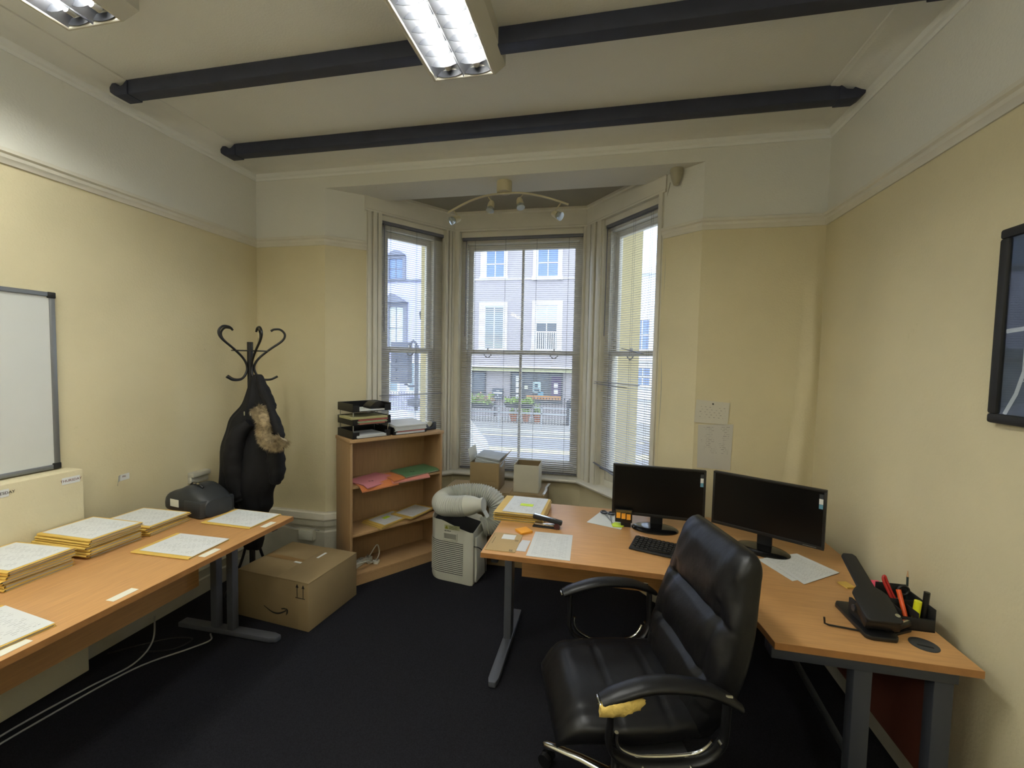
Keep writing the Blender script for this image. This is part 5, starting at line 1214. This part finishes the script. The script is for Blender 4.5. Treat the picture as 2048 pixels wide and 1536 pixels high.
for i in range(5):
    a = math.radians(-38.6+72*i); d_ = Vector((math.cos(a), math.sin(a), 0)); s_ = Vector((-d_.y, d_.x, 0))
    g = MB(); rings = []
    for q_, zz, ww, hh in ((.035, .112, .024, .020), (.15, .105, .020, .017), (.27, .088, .017, .013), (.31, .080, .019, .013), (.322, .078, .010, .008)):
        rings.append([d_*q_+s_*(ww*math.cos(2*PI*k/16))+Vector((0, 0, zz+hh*math.sin(2*PI*k/16))) for k in range(16)])
    g.loft(rings); bl = g.build('base_leg', M_chrome, r, smooth=1.)
    c = d_*.305; g = MB()
    for ss in (-1, 1):
        m_ = c+s_*(ss*.016)+Vector((0, 0, .0265)); g.cyl(m_-s_*.010, m_+s_*.010, .0265, 20)
    g.cyl(c+Vector((0, 0, .03)), c+Vector((0, 0, .085)), .006, 10)
    g.build('caster', M_black, bl, smooth=.7)

# ------------------------------------------------------------------ the street outside
GZ = -.70
struct('ground_road', MB().box((-40, 5.0, GZ-.3), (40, 14.6, GZ-.10)), mat('grey_asphalt', (150, 150, 154), .9, var=.06, vscale=3))
struct('ground_pavement', MB().box((-40, 14.6, GZ-.3), (40, 17.9, GZ)), mat('grey_paving', (170, 168, 164), .85, var=.06, vscale=2))
struct('ground_kerb', MB().box((-40, 14.45, GZ-.3), (40, 14.6, GZ+.01)), mat('pale_kerb_stone', (205, 202, 190), .8, var=.05))
struct('ground_footway', MB().box((-40, 4.2, GZ-.3), (40, 5.6, GZ)), mat('pale_paving', (196, 196, 190), .85, var=.04))
g = MB(); g.box((-40, 13.9, GZ-.099), (40, 14.05, GZ-.096)); o = g.build('road_line', mat('cream_road_paint', (222, 214, 170), .8)); o['kind'] = 'structure'
g = MB(); g.box((-40, 11.5, GZ-.099), (40, 12.1, GZ-.096)); o = g.build('road_line', mat('cream_road_paint', (222, 214, 170), .8)); o['kind'] = 'structure'
M_fac = mat('grey_render', (176, 170, 172), .85, var=.03, vscale=.6)
M_trimw = mat('white_render_trim', (236, 236, 234), .7)
M_lil = mat('lilac_render', (196, 196, 226), .85, var=.03, vscale=.6)
M_pw = mat('white_painted_wall', (228, 230, 236), .8, var=.03, vscale=.5)
M_fglass = mat('painted_sky_glass', (120, 142, 184), .2, spec=.8)  # blue sky reflection is put into the pane colour
M_fglass2 = mat('dim_shop_glass', (92, 98, 104), .15, spec=.7)
M_shut = mat('pale_shutter', (206, 214, 214), .6)
YFc = 18.0
def fx(u, v, y=YFc): return at(u, v, 1, y)
def frect(u0, v0, u1, v1, y=YFc):
    um, vm = (u0+u1)/2, (v0+v1)/2
    return fx(u0, vm, y).x, fx(u1, vm, y).x, fx(um, v1, y).z, fx(um, v0, y).z
def house(name, label, u0, u1, m, top=9.5, y=YFc, ux=None):
    x0, x1 = fx(u0, 700, y).x, fx(u1, 700, y).x
    r = thing(name, label, 'building', ((x0+x1)/2, y, GZ)); MB().box((x0, y, GZ), (x1, y+7, top)).build('wall', m, r)
    MB().box((x0+.02, y-.25, top), (x1-.02, y+7, top+.3)).build('parapet', M_trimw, r); return r
def far_window(r, surround, opening, y=YFc, glass=None, cols=2, rows=2, extra=None, ms=None):
    g = MB(); ms = ms or M_trimw
    X0, X1, Z0, Z1 = frect(*surround, y); x0, x1, z0, z1 = frect(*opening, y)
    g.box((X0, y-.07, Z0), (x0, y+.01, Z1)); g.box((x1, y-.07, Z0), (X1, y+.01, Z1)); g.box((x0, y-.07, z1), (x1, y+.01, Z1))
    if z0-Z0 > .02: g.box((X0-.03, y-.12, Z0), (X1+.03, y+.01, z0))
    w_ = g.build('window', ms, r)
    f = MB(); t = .035
    for i in range(cols+1): xx = x0+(x1-x0)*i/cols; f.box((xx-t/2, y-.03, z0), (xx+t/2, y-.005, z1))
    for j in range(rows+1): zz = z0+(z1-z0)*j/rows; f.box((x0, y-.03, zz-t/2), (x1, y-.005, zz+t/2))
    f.build('window_bars', ms, w_)
    MB().box((x0, y-.012, z0), (x1, y-.004, z1)).build('pane', glass or M_fglass, w_)
    return w_, (x0, x1, z0, z1)
ra = house('terraced_house', 'grey rendered house across the road behind the middle window', 924, 1152, M_fac)
far_window(ra, (962, 498, 1015.5, 558), (973, 502, 1009, 555)); far_window(ra, (1066.6, 496, 1125, 560), (1076, 498, 1117, 553))
w_, (x0, x1, z0, z1) = far_window(ra, (958.6, 604, 1014.5, 701), (970, 613, 1007, 699), glass=M_fglass2, rows=1)
for i in range(22):
    zz = z0+(z1-z0)*i/22
    if i == 0: s0 = MB().box((x0, YFc-.028, zz+.01), (x1, YFc-.014, zz+(z1-z0)/22*.72)).build('shutter_slat', M_shut, w_)
    else: c = copyobj(s0, w_); c.location = s0.location+Vector((0, 0, (z1-z0)*i/22))
w_, (x0, x1, z0, z1) = far_window(ra, (1064, 602, 1124.5, 701), (1072.5, 610, 1114, 699), glass=M_fglass2, rows=1)
MB().box((x0, YFc-.028, z0+(z1-z0)*.58), (x1, YFc-.014, z1)).build('roller_blind', M_shut, w_)
MB().box((x0, YFc-.16, z0+.70), (x1, YFc-.12, z0+.74)).build('railing_top', M_trimw, w_)
for i in range(10):
    xx = x0+(x1-x0)*(i+.5)/10
    if i == 0: s0 = MB().box((xx-.02, YFc-.155, z0), (xx+.02, YFc-.125, z0+.70)).build('baluster', M_trimw, w_)
    else: c = copyobj(s0, w_); c.location = s0.location+Vector(((x1-x0)*i/10, 0, 0))
X0, X1, Z0, Z1 = frect(930, 556.5, 1150, 559.5); MB().box((X0, YFc-.06, Z0), (X1, YFc, Z0+.05)).build('string_course', M_trimw, ra)
X0, X1, Z0, Z1 = frect(930, 731, 1146, 736); MB().box((X0, YFc-.55, Z0), (X1, YFc, Z1)).build('fascia', M_trimw, ra)
X0, X1, Z0, Z1 = frect(930, 737, 1146, 743); g = MB(); g.box((X0, YFc-.45, Z0), (X1, YFc, Z1)); g.build('canopy', mat('mossy_canopy', (190, 190, 150), .8, var=.1), ra)
far_window(ra, (930, 742, 972, 787), (932, 744, 970, 785), glass=M_fglass2, cols=1, rows=1, ms=mat('dark_shop_frame', (70, 74, 80), .5))
X0, X1, Z0, Z1 = frect(1022, 745, 1125, 806)
w_, q_ = far_window(ra, (1021, 744, 1125.5, 806), (1023, 746, 1124, 805), glass=M_fglass2, cols=4, rows=1, ms=mat('dark_shop_frame', (70, 74, 80), .5))
def onfac(nm, rect, m, par, d=.03):
    a0, a1, b0, b1 = frect(*rect); return MB().box((a0, YFc-d-.012, b0), (a1, YFc-d, b1)).build(nm, m, par)
for k in range(4): onfac('white_notice', (1032, 752+12*k, 1040, 762+12*k), M_trimw, w_)
onfac('pale_poster', (1066, 764, 1081.6, 785), mat('pale_blue_poster', (190, 214, 214), .6), w_)
onfac('poster_figure', (1070, 768, 1076, 775), mat('slate_ink', (70, 90, 104), .6), w_, .043); onfac('poster_text', (1069, 777, 1079, 782), mat('slate_ink', (70, 90, 104), .6), w_, .043)
onfac('beige_notice', (1049, 771, 1056, 778), mat('beige_notice_paper', (200, 200, 180), .6), w_); onfac('blue_notice', (1076, 784, 1087, 791), mat('blue_notice_paper', (110, 160, 180), .6), w_)
onfac('purple_panel', (1103, 752, 1122, 791), mat('dark_plum_panel', (84, 70, 104), .6), w_, .02)
for k in range(2): onfac('white_notice', (1108, 767+12*k, 1116, 775+12*k), M_trimw, w_, .034)
onfac('wooden_board', (1053, 791, 1122, 800), mat('orange_wood_board', (196, 140, 86), .7), w_)
r_ = thing('menu_board', 'dark menu board with white writing standing before the shop wall', 'sign', (fx(995, 800, 17.9).x, 17.9, GZ))
a0, a1, b0, b1 = frect(985, 777, 1007, 798, 17.9); MB().box((a0, 17.85, b0), (a1, 17.9, b1)).build('board', mat('slate_board', (84, 94, 106), .6), r_); MB().box((a0+.1, 17.86, GZ), (a0+.16, 17.89, b0)).build('post', M_dgrey, r_)
g = MB()
for k, (xa, xb) in enumerate(((.35, .65), (.1, .9), (.45, .55), (.2, .8))): g.box((a0+(a1-a0)*xa, 17.845, b1-.1-.1*k), (a0+(a1-a0)*xb, 17.85, b1-.06-.1*k))
o = g.build('writing', M_trimw, r_)
# lilac house at the left
rb_ = house('terraced_house', 'lilac rendered house across the road behind the left window', 640, 922, M_lil)
M_stone = mat('grey_stone_dressing', (132, 136, 150), .8)
far_window(rb_, (776, 512, 812, 561), (779, 518, 806, 558), ms=M_stone); far_window(rb_, (776, 606, 815, 700), (779, 614, 807, 698), ms=M_stone, glass=M_shut)
far_window(rb_, (700, 512, 736, 561), (703, 518, 730, 558), ms=M_stone); far_window(rb_, (848, 606, 887, 700), (856, 614, 884, 698), ms=M_stone, glass=M_shut)
for (ua, ub, uc, v0, v1) in ((772, 818, 788, 588, 606), (846, 892, 870, 588, 606)):
    a = fx(ua, v1); b = fx(ub, v1); c = fx(uc, v0); g = MB(); g.loft([[Vector((a.x, y, a.z)), Vector((b.x, y, b.z)), Vector((c.x, y, c.z))] for y in (YFc-.35, YFc)]); g.build('pediment', M_stone, rb_)
a = fx(776, 512); b = fx(812, 512); g = MB(); g.loft([[Vector((a.x+(b.x-a.x)*i/8, y, a.z+.22*math.sin(PI*i/8))) for i in range(9)] for y in (YFc-.15, YFc)]); g.build('arch', M_stone, rb_)
X0, X1, Z0, Z1 = frect(700, 560, 900, 564); MB().box((X0, YFc-.08, Z0), (X1, YFc, Z1)).build('string_course', M_stone, rb_)
far_window(rb_, (815, 722, 852, 788), (819, 726, 849, 782), cols=3, rows=2, glass=mat('pale_curtain_glass', (140, 160, 170), .3)); far_window(rb_, (745, 722, 800, 788), (749, 726, 796, 782), cols=3, rows=2, glass=mat('pale_curtain_glass', (140, 160, 170), .3))
# white house at the right
rc_ = house('terraced_house', 'white painted house across the road behind the right window', 1154, 1420, M_pw, top=5.2)
for (u0, v0, u1, v1) in ((1168, 500, 1200, 560), (1270, 735, 1300, 772), (1225, 735, 1250, 772), (1270, 640, 1298, 700), (1320, 735, 1350, 772)): far_window(rc_, (u0-3, v0-3, u1+3, v1+3), (u0, v0, u1, v1))
for (v0, v1) in ((720, 724), (793, 798)): X0, X1, Z0, Z1 = frect(1160, v0, 1400, v1); MB().box((X0, YFc-.2, Z0), (X1, YFc, Z1)).build('ledge', M_trimw, rc_)
# railings in front of the houses
def railing(label, xa, xb, y, z0, z1, step, name='iron_railing', m=None, cat='railing', bar=.011, finial=True):
    m = m or mat('black_iron_paint', (52, 56, 64), .5); r = thing(name, label, cat, ((xa+xb)/2, y, z0))
    for zz in (z0+.08, z1-.16): MB().box((xa, y-.012, zz-.015), (xb, y+.012, zz+.015)).build('rail', m, r)
    g = MB(); g.cyl((xa, y, z0), (xa, y, z1), bar, 6)
    if finial: g.tube([(xa, y, z1), (xa, y, z1+.03), (xa, y, z1+.09)], [bar, bar*2, .001], 6)
    s0 = g.build('bar', m, r); n = min(290, int((xb-xa)/step))
    for i in range(1, n+1): c = copyobj(s0, r); c.location = (step*i, 0, 0)
    return r
xg = fx(1131, 820, 16.1).x
railing('black iron railings in front of the grey house', fx(905, 820, 16.1).x, xg, 16.1, GZ, .28, .112)
railing('pale railings in front of the lilac house', fx(700, 820, 16.1).x, fx(900, 820, 16.1).x, 16.1, GZ, .28, .115, m=mat('grey_blue_iron_paint', (110, 114, 134), .5))
r_ = thing('handrail', 'dark stepped handrail and side screen at the right end of the railings', 'handrail', (xg+.15, 16.2, GZ)); MB().box((xg+.02, 16.15, GZ), (xg+.20, 16.9, .20)).build('side_screen', mat('black_iron_paint', (52, 56, 64), .5), r_)
g = MB(); g.tube([(xg, 16.1, .15), (xg+.05, 16.1, .22), (xg+.30, 16.8, .42), (xg+.35, 16.8, .42)], .02, 6); g.build('rail', mat('black_iron_paint', (52, 56, 64), .5), r_)
# silver pedestrian guard rail at the kerb
r_ = thing('guard_rail', 'pale grey pedestrian guard rail along the far kerb', 'guard rail', (-3.3, 15.0, GZ)); mgr = mat('galvanised_steel', (176, 182, 186), .5)
for zz in (fx(1050, 814, 15.0).z, fx(1050, 826, 15.0).z): MB().box((-9, 14.98, zz-.015), (-1.2, 15.02, zz+.015)).build('rail', mgr, r_)
for u in (805, 900, 998, 1083, 1140): p = fx(u, 830, 15.0); MB().box((p.x-.02, 14.98, GZ), (p.x+.02, 15.02, fx(1050, 813, 15.0).z)).build('post', mgr, r_)
# planters and pots
M_leafg = mat('mixed_green_leaves', (140, 170, 80), .7, var=.4, vscale=9); M_leafp = mat('pinkish_flower_heads', (190, 150, 130), .7, var=.3, vscale=9)
def foliage(r, x0, x1, y, z0, h, n, m, nm='leaves', seed=1, sz=.05):
    q = random.Random(seed); g = MB()
    for i in range(n):
        x = q.uniform(x0, x1); k = (x-x0)/(x1-x0); c = Vector((x, y+q.uniform(-.12, .12), z0+h*q.random()*(.55+.45*math.sin(k*7+seed)**2)))
        d = Vector((q.gauss(0, 1), q.gauss(0, 1), q.gauss(.4, .8))).normalized(); e = d.cross(Vector((q.gauss(0, 1), q.gauss(0, 1), q.gauss(0, 1)))).normalized()*sz*.35
        g.add([c, c+d*sz*.5+e, c+d*sz, c+d*sz*.5-e], [(0, 1, 2, 3)])
    o = g.build(nm, m, r); o['kind'] = 'stuff'; return o
for k, (u0, u1, lab) in enumerate(((932, 989, 'left black flower trough with pinkish plants hung on the guard rail'), (1009, 1069, 'right black flower trough with green plants hung on the guard rail'))):
    a = fx(u0, 806, 14.9); b = fx(u1, 806, 14.9); zb_ = fx(u1, 817, 14.9).z; zt_ = (a.z+b.z)/2
    r_ = thing('flower_trough', lab, 'planter', ((a.x+b.x)/2, 14.9, zb_), 0, 'flower troughs on the guard rail')
    g = MB(); g.loft([[Vector((a.x+.10, 14.78, zb_)), Vector((b.x-.10, 14.78, zb_)), Vector((b.x-.10, 14.96, zb_)), Vector((a.x+.10, 14.96, zb_))], [Vector((a.x, 14.7, zt_)), Vector((b.x, 14.7, zt_)), Vector((b.x, 14.97, zt_)), Vector((a.x, 14.97, zt_))]]); g.build('trough', M_dgrey, r_)
    foliage(r_, a.x+.05, b.x-.05, 14.83, zt_-.02, .38 if k == 0 else .20, 420, M_leafg, 'leaves', k+1, .09)
    if k == 0: foliage(r_, a.x+.4, b.x, 14.83, zt_+.08, .30, 160, M_leafp, 'flower_heads', 9, .07)
for k, u in enumerate((1026.6, 1052, 1074)):
    p = fx(u, 838, 16.6); r_ = thing('flower_pot', ['terracotta pot behind the railings, left of the middle glazing bar', 'terracotta pot behind the railings, just right of the middle glazing bar', 'terracotta pot behind the railings, farthest right of the row'][k], 'plant pot', (p.x, 16.6, GZ), 0, 'pots behind the railings')
    g = MB(); g.lathe([(0, GZ), (.10, GZ), (.15, GZ+.26), (.165, GZ+.26), (.165, GZ+.31), (.13, GZ+.31), (0, GZ+.27)], (p.x, 16.6, 0), 16); g.build('pot', mat('terracotta', (186, 116, 84), .8), r_, smooth=.6)
    foliage(r_, p.x-.14, p.x+.14, 16.6, GZ+.28, .45, 90, M_leafg, 'leaves', k+20, .11)
# traffic light near the left window
r_ = thing('traffic_light', 'dark grey traffic signal on a pole seen from behind through the left window', 'traffic light', (fx(832, 800, 9.0).x, 9.0, GZ-.1))
Yt = 9.0; a = fx(785, 765, Yt); b = fx(820, 684, Yt); px_ = fx(833, 740, Yt).x; M_sig = mat('signal_grey', (92, 96, 108), .5)
MB().cyl((px_, Yt, GZ-.1), (px_, Yt, fx(833, 690, Yt).z), .045, 12).build('pole', M_sig, r_, smooth=1.)
g = MB(); g.box((a.x, Yt-.1, a.z), (b.x, Yt+.14, b.z)); hd_ = g.build('signal_head', M_sig, r_, bevel=.02)
for k in range(4): zc_ = a.z+(b.z-a.z)*(k+.5)/4.6; g = MB(); g.cyl((a.x+.12, Yt-.1, zc_), (a.x+.12, Yt-.14, zc_), .035, 12); g.box((a.x+.02, Yt-.11, zc_+.085), (b.x-.02, Yt-.098, zc_+.095)); g.build('vent', M_sig, hd_)
g = MB(); g.tube([(b.x, Yt, b.z-.05), ((b.x+px_)/2, Yt, b.z+.03), (px_, Yt, b.z-.05)], .03, 8); g.build('upper_bracket', M_sig, r_, smooth=1.)
g = MB(); g.tube([(b.x-.12, Yt, a.z-.02), (b.x, Yt, a.z-.07), (px_, Yt, a.z-.05)], .025, 8); g.build('lower_bracket', M_sig, r_, smooth=1.)
g = MB(); g.box((px_-.16, Yt-.12, fx(836, 812, Yt).z), (px_+.08, Yt+.1, fx(836, 798, Yt).z)); g.build('push_button_box', M_sig, r_, bevel=.01)
p = fx(846, 688, 15.8); r_ = thing('street_lamp', 'grey street lamp column standing beside the cream mullion', 'street lamp', (p.x, 15.8, GZ)); g = MB(); g.cyl((p.x, 15.8, GZ), (p.x, 15.8, p.z+.9), .05, 10); g.build('column', mgr, r_, smooth=1.); g = MB(); g.lathe([(0, p.z+.9), (.12, p.z+.95), (.16, p.z+1.2), (.05, p.z+1.35), (0, p.z+1.4)], (p.x, 15.8, 0), 12); g.build('lantern', M_dgrey, r_, smooth=.7)
# parked car, only its tail shows at the lower left of the middle window
tx = fx(950, 890, 7.0).x; r_ = thing('car', 'white car on the near side of the road, cut off by the window frame', 'car', (tx-2.0, 7.3, GZ-.1)); zc_ = GZ-.1
side = [(0, .35), (.02, .62), (-.06, .92), (-.42, 1.36), (-1.0, 1.46), (-2.3, 1.44), (-3.1, 1.0), (-4.0, .86), (-4.15, .60), (-4.15, .32)]
g = MB(); g.loft([[Vector((tx+x*1.0-(.04 if abs(k) > .7 else 0), 7.35+k, zc_+z*(1 if abs(k) < .7 or z < 1 else .97))) for x, z in side] for k in (-.82, -.66, .66, .82)]); g.build('car_body', mat('white_car_paint', (232, 234, 236), .25, coat=.5), r_, bevel=.03)
g = MB(); g.loft([[Vector((tx+x, y, zc_+z)) for x, z in ((-.14, .96), (-.47, 1.32), (-1.9, 1.36), (-2.7, 1.0))] for y in (6.522, 8.178)]); g.build('side_glass', mat('teal_car_glass', (80, 116, 118), .15), r_)
g = MB(); g.box((tx-.10, 6.54, zc_+.66), (tx+.022, 6.85, zc_+.84)); g.build('tail_light', M_red, r_, bevel=.01)
for xx in (-.75, -3.3):
    g = MB(); g.cyl((tx+xx, 6.51, zc_+.31), (tx+xx, 6.73, zc_+.31), .31, 24); wh = g.build('wheel', M_blackm, r_, smooth=.7); g = MB(); g.cyl((tx+xx, 6.502, zc_+.31), (tx+xx, 6.52, zc_+.31), .19, 18); g.build('hub_cap', M_steel, wh, smooth=.7)
